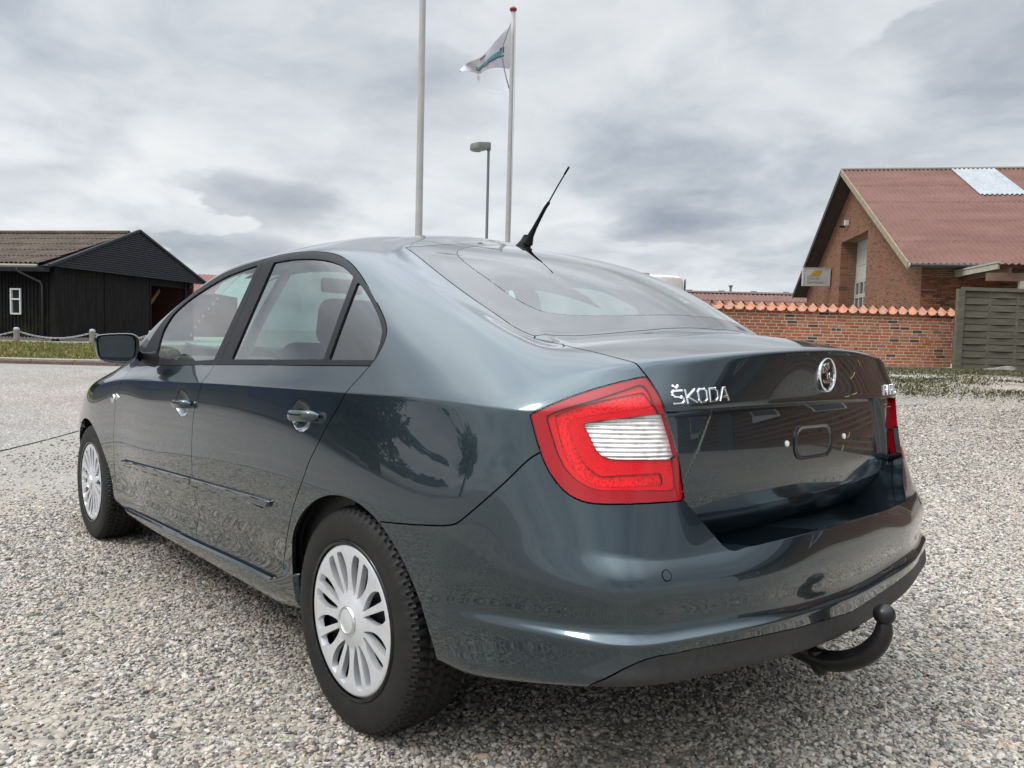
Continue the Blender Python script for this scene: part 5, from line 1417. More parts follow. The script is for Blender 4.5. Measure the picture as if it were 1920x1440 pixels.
# ---- brick workshop on the right
def build_workshop():
    er = (12.15, 24.0); tot = 18.0; ga = (.16, .987); na = (.987, -.16)
    ov = .62                                            # roof overhang over the gable
    wl = (er[0]+ga[0]*tot+na[0]*ov, er[1]+ga[1]*tot+na[1]*ov)   # left corner of the gable wall plane
    ang = math.atan2(-ga[1], -ga[0])                    # local x runs from the left eave to the right eave
    r = frame('brick_workshop', wl[0], wl[1], ang, z=.5)
    tag(r, 'large brown brick workshop with steep red corrugated roof and tall roller door', 'workshop')
    EZ, RZ = 3.10, 7.80; L = tot; xm = L-8.9; LEN = 24.0
    GB = brick_wall_mat('gable_brick', (.20, .080, .046), (.245, .104, .058), (.19, .125, .085))
    SB = brick_wall_mat('side_brick', (.20, .085, .055), (.245, .11, .065), (.27, .22, .17), plane='yz')
    WB = brick_mat('workshop_brick', [(0, (.185, .078, .050)), (.3, (.23, .10, .06)), (.6, (.16, .065, .045)), (.82, (.26, .12, .075)), (.94, (.07, .05, .042))])
    RF = rough_mat('red_fibre_roof', (.138, .070, .056), (.19, .098, .080), (.24, .130, .110), .9, .8, (1.5, .5, 1))
    WD = noisy(mat('bare_verge_wood', (.30, .25, .15), .8), (.24, .20, .12), (.36, .31, .20), 5, 5)
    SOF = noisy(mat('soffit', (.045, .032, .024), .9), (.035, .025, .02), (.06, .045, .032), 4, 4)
    x0w, x1w = .55, L-.62                               # outer wall corners
    zr = lambda x: EZ-.10+(RZ-EZ)*(x/xm if x < xm else (L-x)/(L-xm))-.12
    dx0, dx1, dz = L-.62-10.2+.0, L-.62-6.15, 5.02
    T_ = .70
    def poly(pts, y0=0, y1=.35): return [(x, y0, z) for x, z in pts], (0, y1-y0, 0)
    mb = MB()
    mb.prism(*poly([(x0w, -.3), (dx0, -.3), (dx0, zr(dx0)), (x0w, zr(x0w))])); mb.prism(*poly([(dx1, -.3), (x1w, -.3), (x1w, zr(x1w)), (dx1, zr(dx1))]))
    mb.prism(*poly([(dx0, dz), (dx1, dz), (dx1, zr(dx1)), (xm, zr(xm)), (dx0, zr(dx0))]))
    mb.build('gable_wall', GB, r)
    MB().box((dx0-.17, T_/2+.17, dz/2), (.34, T_-.35, dz+.3)).box((dx1+.17, T_/2+.17, dz/2), (.34, T_-.35, dz+.3)).build('door_reveal', brick_wall_mat('reveal_brick', (.20, .085, .05), (.24, .11, .065), (.25, .19, .14), plane='yz'), r)
    MB().box(((dx0+dx1)/2, T_/2+.17, dz+.12), (dx1-dx0+.6, T_-.35, .24)).build('lintel', mat('concrete_lintel', (.24, .19, .14), .9), r)
    # roller door: panels with three rows of panes
    DW = noisy(mat('door_panel', (.50, .49, .44), .5), (.44, .43, .385), (.54, .53, .48), 3, 4)
    door = empty('roller_door'); door.parent = r
    w = dx1-dx0; ph = .655
    for k in range(8):
        z = .02+k*ph
        if k in (2, 3, 4):
            ncol = 6; fr = MB()
            for i in range(ncol+1): fr.box((dx0+w*i/ncol, T_-.02, z+ph/2), (.09 if 0 < i < ncol else .16, .05, ph-.012))
            fr.box((dx0+w/2, T_-.018, z+.04), (w, .046, .075)).box((dx0+w/2, T_-.018, z+ph-.045), (w, .046, .075))
            fo = fr.build('door_section', DW, door)
            for i in range(ncol): MB().box((dx0+w*(i+.5)/ncol, T_, z+ph/2), (w/ncol-.08, .012, ph-.14)).build('pane', mat('door_pane', (.10, .115, .14), .04, spec=.9), fo)
        else: MB().box((dx0+w/2, T_, z+ph/2), (w-.02, .05, ph-.014)).build('door_section', DW, door)
    MB().box((dx0+w/2, T_+.06, dz/2), (w+.4, .03, dz+.3)).build('door_dark', DARK, door)
    # small window and wall fittings left of the door
    wd = MB().box((dx0-1.25, -.01, 1.55), (.75, .1, .60)).build('small_window', mat('white_frame', (.7, .7, .7), .5), r)
    MB().box((dx0-1.25, -.065, 1.55), (.60, .02, .46)).build('pane', mat('door_pane', (.10, .115, .14), .04), wd)
    lamp = MB().box((dx0+.72, -.18, 5.62), (.10, .24, .07)).build('wall_lamp', TRIM, r); MB().box((dx0+1.1, -.1, 5.74), (.14, .16, .22)).build('sensor', mat('white_sensor', (.7, .7, .7), .5), lamp)
    # side wall in the shade of the eaves: single bricks where they can be told apart
    MB().box((x1w-.17, LEN/2, EZ/2-.1), (.30, LEN-.7, EZ+.2)).build('side_wall', SB, r)
    MB().box((x0w+.17, LEN/2, EZ/2-.1), (.34, LEN-.7, EZ+.2)).build('far_side_wall', SB, r)
    cache = {}; n = 0
    for k in range(27):
        z = .98+k*.0667; u = .01-((k % 2)*.12)
        while u < 2.62:
            a, b_ = max(u, .01), u+.228
            wv = round(b_-a, 3)
            if wv > .05 and n < 300:
                n += 1
                if wv not in cache: cache[wv] = MB().box((0, 0, 0), (.03, wv, .0545)).build('brick', WB, r); o = cache[wv]
                else: o = cache[wv].copy(); COL.objects.link(o); o.parent = r
                o.location = (x1w-.005+rng.uniform(-.002, .002), (a+b_)/2, z)
            u += .24
    # roof: four courses of corrugated sheets a side, ridge, verge boards, gutter
    Y_ = Vector((0, 1, 0)); y0r = -ov
    for s_, (xa, xb) in enumerate(((L, xm), (0, xm))):
        sl = Vector((xa-xb, 0, EZ-RZ)); sn = Y_.cross(sl).normalized(); sn = sn if sn.z > 0 else -sn
        for k in range(5):
            a, b_ = k/5, min(1.012, (k+1)/5+.02); mb = MB(); n_ = int(LEN/.17*5); rows = []
            for q, lift in ((a, .002), (b_, .012)):
                rows.append([Vector((xb, y0r, RZ))+sl*q+Y_*(LEN*i/n_)+sn*(lift+.036*math.sin(2*math.pi*i/5)+.004*math.sin(i*.21+k)) for i in range(n_+1)])
            mb.grid(rows); mb.build('roof_sheet', RF, r, True)
        # rafters' boarding under the roof and the verge board on the gable edge
        pts = [Vector((xb, y0r+.02, RZ-.05)), Vector((xa, y0r+.02, EZ-.05)), Vector((xa, y0r+.02, EZ-.13)), Vector((xb, y0r+.02, RZ-.14))]
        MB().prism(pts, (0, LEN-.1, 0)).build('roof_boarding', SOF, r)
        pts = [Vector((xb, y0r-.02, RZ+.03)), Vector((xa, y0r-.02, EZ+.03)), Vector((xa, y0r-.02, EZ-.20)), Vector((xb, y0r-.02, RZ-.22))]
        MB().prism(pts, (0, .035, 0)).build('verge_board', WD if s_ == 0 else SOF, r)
        xe = xa+(.07 if s_ == 0 else -.07)
        MB().tube([(xe, y0r+.03, EZ-.08), (xe, LEN-.5, EZ-.10)], .062, 10).build('gutter', mat('dark_gutter', (.03, .03, .032), .45), r, True)
    MB().lathe([(.0001, 0), (.066, .0), (.066, .03)], (L+.07, y0r, EZ-.08), (0, 1, 0), 12).build('gutter_end', CHROME if False else mat('zinc_end', (.5, .5, .5), .4, metal=.5), r)
    MB().tube([(xm, y0r, RZ+.045), (xm, LEN-.6, RZ+.045)], .075, 8).build('ridge_cap', mat('pale_ridge', (.36, .35, .33), .7), r, True)
    # translucent sheets near the ridge
    SKY = rough_mat('skylight_sheet', (.27, .29, .31), (.36, .385, .41), (.45, .475, .50), 2.5, .4)
    sl = Vector((L-xm, 0, EZ-RZ)); sn = Y_.cross(sl).normalized(); sn = sn if sn.z > 0 else -sn
    mb = MB(); ya, yb = 3.62, 5.25; n_ = 48; rows = []
    for q in (.012, .345): rows.append([Vector((xm, 0, RZ))+sl*q+Y_*(ya+(yb-ya)*i/n_)+sn*(.052+.028*math.sin(2*math.pi*(ya+ov+(yb-ya)*i/n_)/.17)) for i in range(n_+1)])
    mb.grid(rows); mb.build('skylight', SKY, r, True)
    # lean-to carport at the side behind the fence
    c = empty('carport'); c.parent = r
    FAS = noisy(mat('pale_fascia', (.42, .40, .32), .7), (.34, .33, .26), (.48, .46, .38), 4, 5); RB = noisy(mat('red_beam', (.16, .085, .06), .7), (.12, .06, .045), (.20, .12, .08), 4, 5)
    xs0 = x1w
    MB().box((xs0+1.45, 1.0, 2.80), (2.9, .06, .15)).build('fascia', FAS, c)
    MB().box((xs0+1.45, 1.0, 2.91), (2.95, .10, .05)).build('fascia_cap', FAS, c)
    MB().box((xs0+2.95, 8.0, 2.50), (.14, 14.6, .22)).build('beam', RB, c)
    for yy in (1.6, 5.6, 9.6): MB().box((xs0+2.95, yy, 1.2), (.14, .14, 2.4)).build('post', FAS, c)
    for i in range(16): MB().box((xs0+1.5, 1.25+i*.9, 2.68), (3.1, .06, .14)).build('rafter', RB, c)
    mb = MB(); corrug(mb, Vector((xs0+.02, 1.0, 2.98)), Y_, Vector((1, 0, -.045)), 14.4, 3.2, .17, .024, Vector((0, 0, 1)), 5); mb.build('carport_sheet', RF, c, True)
    # light-box sign standing out from the wall, left of the door
    sgx = L-.62-11.75
    sg = empty('hanging_sign'); sg.location = r.matrix_basis @ Vector((sgx, -.03, 3.62)); sg.rotation_euler = r.rotation_euler
    tag(sg, 'white light-box sign with an orange slanted block, on the gable left of the roller door', 'sign')
    ALU = mat('sign_frame', (.55, .55, .54), .4, metal=.3); FACE = noisy(mat('sign_face', (.42, .42, .41), .5), (.36, .37, .36), (.46, .46, .45), 3, 4)
    Ws, Hs = 1.16, .78
    MB().box((0, -Ws/2-.06, 0), (.20, Ws, Hs)).build('sign_box', FACE, sg)
    fr = MB(); 
    fr.box((0, -Ws-.06, 0), (.24, .07, Hs+.06)).box((0, -.07, 0), (.24, .07, Hs+.06)); fr.box((0, -Ws/2-.06, Hs/2+.015), (.24, Ws, .035)).box((0, -Ws/2-.06, -Hs/2-.015), (.24, Ws, .035)); fr.build('sign_rim', ALU, sg)
    MB().box((0, -.02, .15), (.05, .1, .05)).box((0, -.02, -.15), (.05, .1, .05)).build('bracket', TRIM, sg)
    # the face looks along +x (towards the camera side)
    fx = .104; U = lambda u, v: Vector((fx, -Ws-.06+u, v))
    MB().prism([U(.26, .02), U(.66, .02), U(.86, .30), U(.50, .30)], (.004, 0, 0)).build('orange_block', mat('sign_orange', (.42, .22, .03), .6), sg)
    for txt, v, hgt in (('Gunnar', -.12, .16), ('Glarmester', -.31, .16)):
        cu = bpy.data.curves.new('sign_lettering', 'FONT'); cu.body = txt; cu.size = hgt*1.15; cu.extrude = .002
        tmp = bpy.data.objects.new('tmp_text', cu); COL.objects.link(tmp)
        dg = bpy.context.evaluated_depsgraph_get(); me = bpy.data.meshes.new_from_object(tmp.evaluated_get(dg)); bpy.data.objects.remove(tmp)
        me.materials.append(mat('sign_grey_print', (.17, .18, .17), .6))
        o = bpy.data.objects.new('sign_lettering', me); COL.objects.link(o); o.parent = sg
        wtxt = max(v_.co.x for v_ in me.vertices); sc = min(1, .74/wtxt)
        o.matrix_local = Matrix(((0, 0, 1, fx+.003), (1, 0, 0, -Ws-.06+.17), (0, 1, 0, v), (0, 0, 0, 1))) @ Matrix.Diagonal((sc, 1, 1, 1))
    return r
build_workshop()

# ---- far red-roofed shed and white tank
def build_far():
    r = frame('red_roofed_shed', 7.6, 44, -.03, z=.5); tag(r, 'long low shed with a faded red corrugated roof seen far off above the garden wall', 'shed')
    RF2 = rough_mat('faded_red_roof', (.15, .082, .068), (.20, .108, .09), (.25, .138, .115), 1.0, .85, (1, .4, 1))
    X_ = Vector((1, 0, 0))
    MB().box((7, 4.5, 1.0), (14.5, 8, 2.1)).build('wall', brick_wall_mat('shed_brick', (.22, .10, .06), (.26, .12, .07), (.25, .2, .15)), r)
    for k in range(3):
        sl = Vector((0, 4.8, 1.65)); mb = MB(); n = int(15.4/.25*5); rows = []
        for q, lf in ((k/3, .02), ((k+1)/3+.02, -.01)): rows.append([Vector((-.3, -.3, 1.85))+sl*q+X_*(15.4*i/n)+Vector((0, -.3, .95))*(lf+.035*math.sin(2*math.pi*i/5)) for i in range(n+1)])
        mb.grid(rows); mb.build('roof_sheet', RF2, r, True)
    MB().prism([(-.3, 4.5, 3.50), (15.1, 4.5, 3.50), (15.1, 9, 1.9), (-.3, 9, 1.9)], (0, 0, .04)).build('back_roof', RF2, r)
    MB().box((7.4, 4.5, 3.55), (15.4, .34, .10)).build('ridge_cap', mat('pale_ridge', (.42, .41, .38), .7), r)
    for i in range(7): MB().box((1.2+i*2.0, 4.5, 3.63), (.35, .2, .06)).build('ridge_clip', mat('clip_grey', (.25, .25, .24), .7), r)
    MB().tube([(5.75, 4.45, 3.55), (5.75, 4.45, 3.92)], .07, 8).lathe([(.11, .0), (.14, .10), (.0001, .12)], (5.75, 4.45, 3.88), (0, 0, 1), 10).build('roof_vent', mat('vent_grey', (.18, .18, .18), .6), r)
    t = frame('storage_tank', 8.55, 47.5, .0, z=.5); tag(t, 'white upright storage tank with a flat lid, far off behind the rear window edge', 'tank')
    TW = noisy(mat('tank_white', (.66, .65, .58), .5), (.60, .59, .52), (.70, .69, .63), 2, 4)
    pr = [(.0001, 0), (1.75, 0), (1.75, 4.05), (1.70, 4.22), (1.45, 4.34), (.0001, 4.42)]
    MB().lathe(pr, (0, 0, 0), (0, 0, 1), 40).build('tank_body', TW, t, auto=40)
    MB().lathe([(.0001, .16), (.55, .14), (.6, .10), (.6, 0)], (-.95, -.3, 4.40), (0, 0, 1), 24).build('tank_lid', mat('lid_grey', (.36, .35, .32), .6), t, auto=40)
    MB().box((1.83, -.3, 2.1), (.06, .4, 4.2)).build('tank_ladder', mat('ladder_grey', (.30, .31, .33), .5), t)
build_far()

# ---- flagpoles, flag, street lamp
def build_poles():
    POLE = noisy(mat('white_pole', (.45, .45, .43), .45), (.40, .395, .38), (.48, .475, .455), 3, 4)
    def pole(px_, py_, D, H, r0, r1, label):
        p = W(px_, py_, D); X, DD = XD(p); z = gz(X, DD); o = empty('flagpole', (p.x, p.y, z)); tag(o, label, 'flagpole')
        n = 14; mb = MB(); pts = [(0, .0, H*i/n) for i in range(n+1)]; mb.tube(pts, [r0+(r1-r0)*i/n for i in range(n+1)], 16); mb.build('pole', POLE, o, True)
        MB().box((0, 0, .08), (.34, .34, .16)).build('foot', KERB, o, bevel=.02)
        return o, H+z
    o, zt = pole(785, 440, 12.0, 9.4, .062, .042, 'nearer white flagpole rising out of the top of the photo, bare')
    MB().tube([(.062+.02*math.sin(i*.7), -.02, .9+i*.6) for i in range(14)], .004, 5).build('halyard', mat('halyard', (.35, .35, .36), .8), o)
    MB().lathe([(.0001, .12), (.05, .10), (.09, .05), (.085, .01), (.045, 0)], (0, 0, 9.4), (0, 0, 1), 20).build('finial', mat('red_finial', (.30, .012, .02), .4), o, True)
    zt2 = W(964, 32, 17.0).z; X, DD = XD(W(952, 440, 17.0)); H2 = zt2-gz(X, DD)
    o, zt = pole(952, 440, 17.0, H2, .066, .042, 'farther white flagpole with a red finial flying the torn flag')
    MB().lathe([(.0001, .10), (.04, .092), (.075, .06), (.082, .03), (.06, .0), (.03, -.02)], (0, 0, H2), (0, 0, 1), 20).build('finial', MATS['red_finial'], o, True)
    MB().tube([(-.08, 0, H2-.02), (-.085, -.02, H2-2.0), (-.07, 0, 1.2)], .005, 5).build('halyard', MATS['halyard'], o)
    # flag outline, blown left and ripped along its lower edge
    D0 = 17.0
    topc = [(958.5, 46), (950, 54), (940, 64), (929, 76), (917, 91), (906, 104), (896, 110), (886, 113), (876, 118), (867, 124), (861, 133)]
    botc = [(957, 131), (945, 127.5), (933, 126.5), (922, 127.5), (912, 131), (904, 135.5), (898, 141), (890, 135), (880, 134.5), (872, 134), (862, 135)]
    rows = []
    for k in range(9):
        t = k/8; rows.append([W(a[0]+(b_[0]-a[0])*t, a[1]+(b_[1]-a[1])*t, D0+.16*math.sin(i*.95+t*1.3)+.07*math.sin(i*2.3+t*4)*(i/10)-.02*i) for i, (a, b_) in enumerate(zip(topc, botc))])
    fm = empty('flag', tuple(W(958, 90, D0))); tag(fm, 'torn white flag with a green and blue print, flying from the farther pole', 'flag')
    loc = fm.location.copy()
    cloth = mat('flag_cloth', (.40, .39, .42), .9); N, b = nodes(cloth)
    b.inputs['Subsurface Weight'].default_value = 0.0
    mb = MB(); mb.grid([[p-loc for p in q] for q in rows]); fo = mb.build('cloth', cloth, fm, True); md = fo.modifiers.new('s', 'SOLIDIFY'); md.thickness = .004; md2 = fo.modifiers.new('u', 'SUBSURF'); md2.levels = 2; md2.render_levels = 2
    def at(u, v):
        i = min(9, int(u*10)); f = u*10-i; k = min(7, int(v*8)); g = v*8-k
        return ((rows[k][i]*(1-f)+rows[k][i+1]*f)*(1-g)+(rows[k+1][i]*(1-f)+rows[k+1][i+1]*f)*g)-loc-F_*.012
    GRN = mat('flag_green', (.12, .30, .29), .9); BLU = mat('flag_blue', (.05, .07, .20), .9)
    mb = MB(); mb.grid([[at(u, .50+.16*w+.10*(u-.15)) for u in np.linspace(.16, .66, 18)] for w in np.linspace(0, 1, 4)]); mb.build('green_band', GRN, fm, True)
    mb = MB(); mb.grid([[at(u, .665+.045*w+.11*(u-.13)) for u in np.linspace(.10, .74, 22)] for w in (0, 1)]); mb.build('blue_band', BLU, fm, True)
    mb = MB(); mb.grid([[at(u, .44+.05*w) for u in np.linspace(.12, .20, 6)] for w in (0, 1, 2, 3)]); mb.grid([[at(u, .10+.08*w+.1*(u-.45)) for u in np.linspace(.46, .56, 6)] for w in (0, 1)]); mb.build('small_print', BLU, fm, True)
    rib = [(898, 142), (895, 147), (899, 154), (907, 163), (915, 168), (924, 171.5), (936, 172), (946, 169), (954, 167), (962, 173)]
    wd = [5, 4, 3, 2, 1.5, 1.2, 1, 1, 1.2, 1.2]
    mb = MB(); mb.grid([[W(a-w_*.4, b_-w_*.5, D0+.05)-loc for (a, b_), w_ in zip(rib, wd)], [W(a+w_*.6, b_+w_*.8, D0+.02)-loc for (a, b_), w_ in zip(rib, wd)]]); mb.build('torn_strip', cloth, fm, True)
    rp = [(959, 42), (951, 62), (943, 86), (941, 102), (944, 122), (949, 145), (955, 167)]
    MB().tube([W(a, b_, D0-.10)-loc for a, b_ in rp], .012, 6).build('cord', mat('flag_cord', (.22, .23, .28), .9), fm, True)
    # street lamp
    p = W(912.5, 440, 22.0); X, DD = XD(p); z = gz(X, DD); zt = W(917, 276, 22.0).z; o = empty('street_lamp', (p.x, p.y, z)); tag(o, 'grey steel street lamp with a flat drum-shaped head facing left, between the flagpoles', 'street lamp')
    GR = mat('galvanised', (.17, .185, .20), .45, metal=.5); H = zt-z
    mb = MB(); mb.tube([(0, 0, 0), (0, 0, 1.2), (0, 0, 1.25), (0, 0, H)], [.075, .07, .045, .036], 14); mb.build('post', GR, o, auto=40)
    u = -R_; hd = []
    prof = []
    for i in range(25):
        a = 2*math.pi*i/24; ca, sa = math.cos(a), math.sin(a)
        prof.append((u*(.24+.29*ca*(1 if ca > 0 else 1.05))+F_*(.19*sa*(1 if ca > -.2 else .65))))
    lv = [(.0, .98), (.02, 1.0), (.15, 1.0), (.19, .93), (.205, .5), (.207, .01)]
    rows = [[Vector((.0, 0, H-.10+h+.03*(1 if k_ == 0 else 0)))+(q-u*.24)*s_+u*.24+Vector((0, 0, -q.dot(u)*.10)) for q in prof] for k_, (h, s_) in enumerate(lv)]
    mb = MB(); mb.grid(rows); mb.build('lamp_head', mat('lamp_grey', (.16, .17, .175), .5), o, auto=50)
    mb = MB(); mb.grid([[Vector((0, 0, H-.10+h))+(q-u*.24)*s_+u*.24+Vector((0, 0, -q.dot(u)*.10)) for q in prof] for h, s_ in ((.028, .97), (-.01, .82), (-.03, .5), (-.035, .01))]); mb.build('lamp_bowl', mat('lamp_bowl', (.33, .31, .25), .25), o, True)
    MB().box((0, 0, H-.02), (.09, .09, .22)).build('spigot', GR, o)
build_poles()

# ---- weeds and stones along the wall and the fence
sp = []
for c_ in range(230):
    D0 = 16.1-5.2*rng.random()**1.9; X0 = rng.uniform(.47*D0-.4, 13.3); rad = rng.uniform(.10, .38)*(1.25 if D0 > 14.3 else .75)
    for _ in range(int(170*rad/.25)):
        X = rng.normal(X0, rad*1.5); D = rng.normal(D0, rad*.7)
        if D > 16.15 and X > 9.3: continue
        if D > 16.0+.15*(X-9.4): continue
        sp.append((X, D))
for _ in range(5000): sp.append((rng.uniform(7.6, 13.3), rng.uniform(15.0, 15.9)))
blades('wall_weeds', sp, .010, .055, [(.08, .10, .04), (.115, .125, .05), (.17, .16, .085), (.12, .11, .065), (.22, .20, .125)], .006, .016, 2.2)
def build_stones():
    FS = noisy(mat('field_stone', (.20, .19, .17), .9), (.13, .125, .11), (.27, .255, .23), 6, 5, .4, .01, rnd=True)
    labs = ['rough flat stone lying under the fence nearest the brick wall end', 'wider low stone under the middle of the woven fence', 'pale stone under the fence towards the right edge']
    for i, (X, D, s_) in enumerate(((10.2, 16.05, (.36, .16, .13)), (11.05, 16.05, (.42, .15, .10)), (11.85, 16.1, (.30, .15, .11)))):
        bm = bmesh.new(); bmesh.ops.create_icosphere(bm, subdivisions=3, radius=1)
        for v in bm.verts:
            n = v.co.normalized(); k = 1+.16*math.sin(n.x*4+i)+.12*math.sin(n.y*5+n.z*3+i*2); v.co = Vector((n.x*s_[0]*k, n.y*s_[1]*k, max(-.3, n.z)*s_[2]*k))
        me = bpy.data.meshes.new('field_stone'); bm.to_mesh(me); bm.free(); me.materials.append(FS)
        for p in me.polygons: p.use_smooth = True
        o = bpy.data.objects.new('field_stone', me); COL.objects.link(o); o.location = G(X, D, .02); o.rotation_euler = (0, 0, YAW-math.pi/2)
        tag(o, labs[i], 'stone', 'stones under the fence')
build_stones()

# ---- what stands behind and beside the camera and shows only as reflections in the car
def build_neighbours():
    h = empty('neighbour_house', (-12.4, -6.7, .1), (0, 0, 0)); tag(h, 'red brick house with dark corrugated roof, seen only as a reflection in the boot lid', 'house')
    NB = brick_wall_mat('neighbour_brick', (.15, .055, .034), (.185, .072, .042), (.2, .165, .13)); NR = rough_mat('neighbour_roof', (.045, .040, .040), (.07, .062, .06), (.10, .09, .085), 1.0, .8)  # brick tones set darker: shade on the wall is put into the colour
    mb = MB(); Wd = 11.0
    mb.box((Wd/2, -.17, 1.35), (Wd, .34, 2.9)); mb.box((Wd-.17, -3.5, 1.35), (.34, 6.7, 2.9)); mb.box((.17, -3.5, 1.35), (.34, 6.7, 2.9)); mb.build('wall', NB, h)
    MB().prism([(Wd-.3, .1, 2.78), (Wd-.3, -3.6, 5.2), (Wd-.3, -7.2, 2.78)], (.26, 0, 0)).prism([(.04, .1, 2.78), (.04, -3.6, 5.2), (.04, -7.2, 2.78)], (.26, 0, 0)).build('gable', NB, h)
    X_ = Vector((1, 0, 0)); mb = MB(); corrug(mb, Vector((-.5, -3.6, 5.45)), X_, Vector((0, .84, -.56)), Wd+1, 5.0, .177, .026, Vector((0, .56, .84)), 5); corrug(mb, Vector((-.5, -3.6, 5.45)), X_, Vector((0, -.84, -.56)), Wd+1, 5.0, .177, .026, Vector((0, -.56, .84)), 5); mb.build('roof', NR, h, True)
    MB().box((4.1, .03, .95), (1.0, .05, 2.0)).build('door', mat('house_door', (.12, .13, .14), .5), h)
    for x in (1.9, 6.3, 8.9):
        f = MB().box((x, .02, 1.45), (1.3, .06, 1.2)).build('window', mat('white_frame', (.7, .7, .7), .5), h); MB().box((x, .055, 1.45), (1.12, .02, 1.02)).build('pane', mat('door_pane', (.1, .115, .14), .04), f)
    LEAF = [noisy(mat('leaf_dark', (.03, .05, .02), .8, spec=.2), (.022, .042, .016), (.04, .065, .024), 2, 3), noisy(mat('leaf_mid', (.05, .08, .03), .8, spec=.2), (.04, .065, .022), (.065, .095, .035), 2, 3)]
    BARK = noisy(mat('bark', (.08, .06, .045), .9), (.05, .04, .03), (.11, .085, .06), 6, 5)
    def tree(label, x, y, hgt, wid, conifer):
        t = empty('spruce_tree' if conifer else 'broadleaf_tree', (x, y, .2)); tag(t, label, 'tree')
        mb = MB(); mb.tube([(0, 0, -.2), (.05, 0, hgt*.35), (0, .05, hgt*.9)], [wid*.07, wid*.05, .02], 10)
        for k in range(9):
            a = rng.uniform(0, 6.28); z = hgt*rng.uniform(.2, .8); l = wid*.4*(1-.7*z/hgt if conifer else 1); mb.tube([(0, 0, z), (l*math.cos(a)*.6, l*math.sin(a)*.6, z+(.0 if conifer else .4)), (l*math.cos(a), l*math.sin(a), z+(-.2 if conifer else .8))], [.06, .04, .015], 6)
        mb.build('trunk', BARK, t, True)
        V = []; F = []; M = []
        for k in range(5200):
            if conifer:
                z = hgt*(.08+.92*rng.random()**1.25); lay = .72+.28*math.cos(z*5.2); rr = wid*.5*(1-z/hgt)**.85*lay*math.sqrt(rng.uniform(.35, 1)); a = rng.uniform(0, 6.28); c = Vector((rr*math.cos(a), rr*math.sin(a), z-.25*rr))
            else:
                d = Vector(rng.normal(0, 1, 3)).normalized(); lump = .78+.22*math.sin(d.x*5+x)*math.sin(d.y*4+y)+.15*math.sin(d.z*7); c = Vector((0, 0, hgt*.62))+Vector((d.x*wid*.5, d.y*wid*.5, d.z*hgt*.40))*lump*rng.uniform(.55, 1)**.5
            s_ = rng.uniform(.10, .26); u = Vector(rng.normal(0, 1, 3)).normalized(); w = u.orthogonal().normalized(); k0 = len(V)
            V += [c-u*s_, c+w*s_*.5, c+u*s_, c-w*s_*.5]; F.append((k0, k0+1, k0+2, k0+3)); M.append(int(rng.random() < .45))
        o = mesh_obj('crown', V, F, LEAF, t); o.data.polygons.foreach_set('material_index', M)
    tree('tall dark spruce left of the photo, seen only reflected in the rear door', 17.5, 13.5, 9.5, 5.2, True)
    tree('broad leafy tree left of the photo beyond the road, seen only as a reflection', 24, 17.5, 7.5, 7.0, False)
    tree('rounded leafy tree far left of the photo, seen only as a reflection', 18, 22, 6.5, 6.5, False)
    tree('slim spruce behind the leafy trees left of the photo, seen only as a reflection', 28, 20, 8.5, 4.2, True)
    g = empty('roadside_hall', (24, 9.5, .35), (0, 0, math.radians(112))); tag(g, 'low grey hall with blue doors left of the photo, seen only as a reflection', 'hall')
    MB().box((0, 0, 1.6), (12, 6, 3.4)).build('wall', noisy(mat('hall_wall', (.13, .13, .14), .8), (.10, .10, .11), (.16, .16, .17), 1, 3), g)
    for k in range(5): MB().box((-4.4+k*2.2, 3.02, 1.6), (1.8, .06, 2.2)).build('blue_door', mat('blue_door', (.05, .09, .22), .5), g)
    MB().prism([(-6.3, -3.3, 3.3), (-6.3, 0, 4.6), (-6.3, 3.3, 3.3)], (12.6, 0, 0)).build('roof', mat('hall_roof', (.07, .07, .075), .8), g)
build_neighbours()

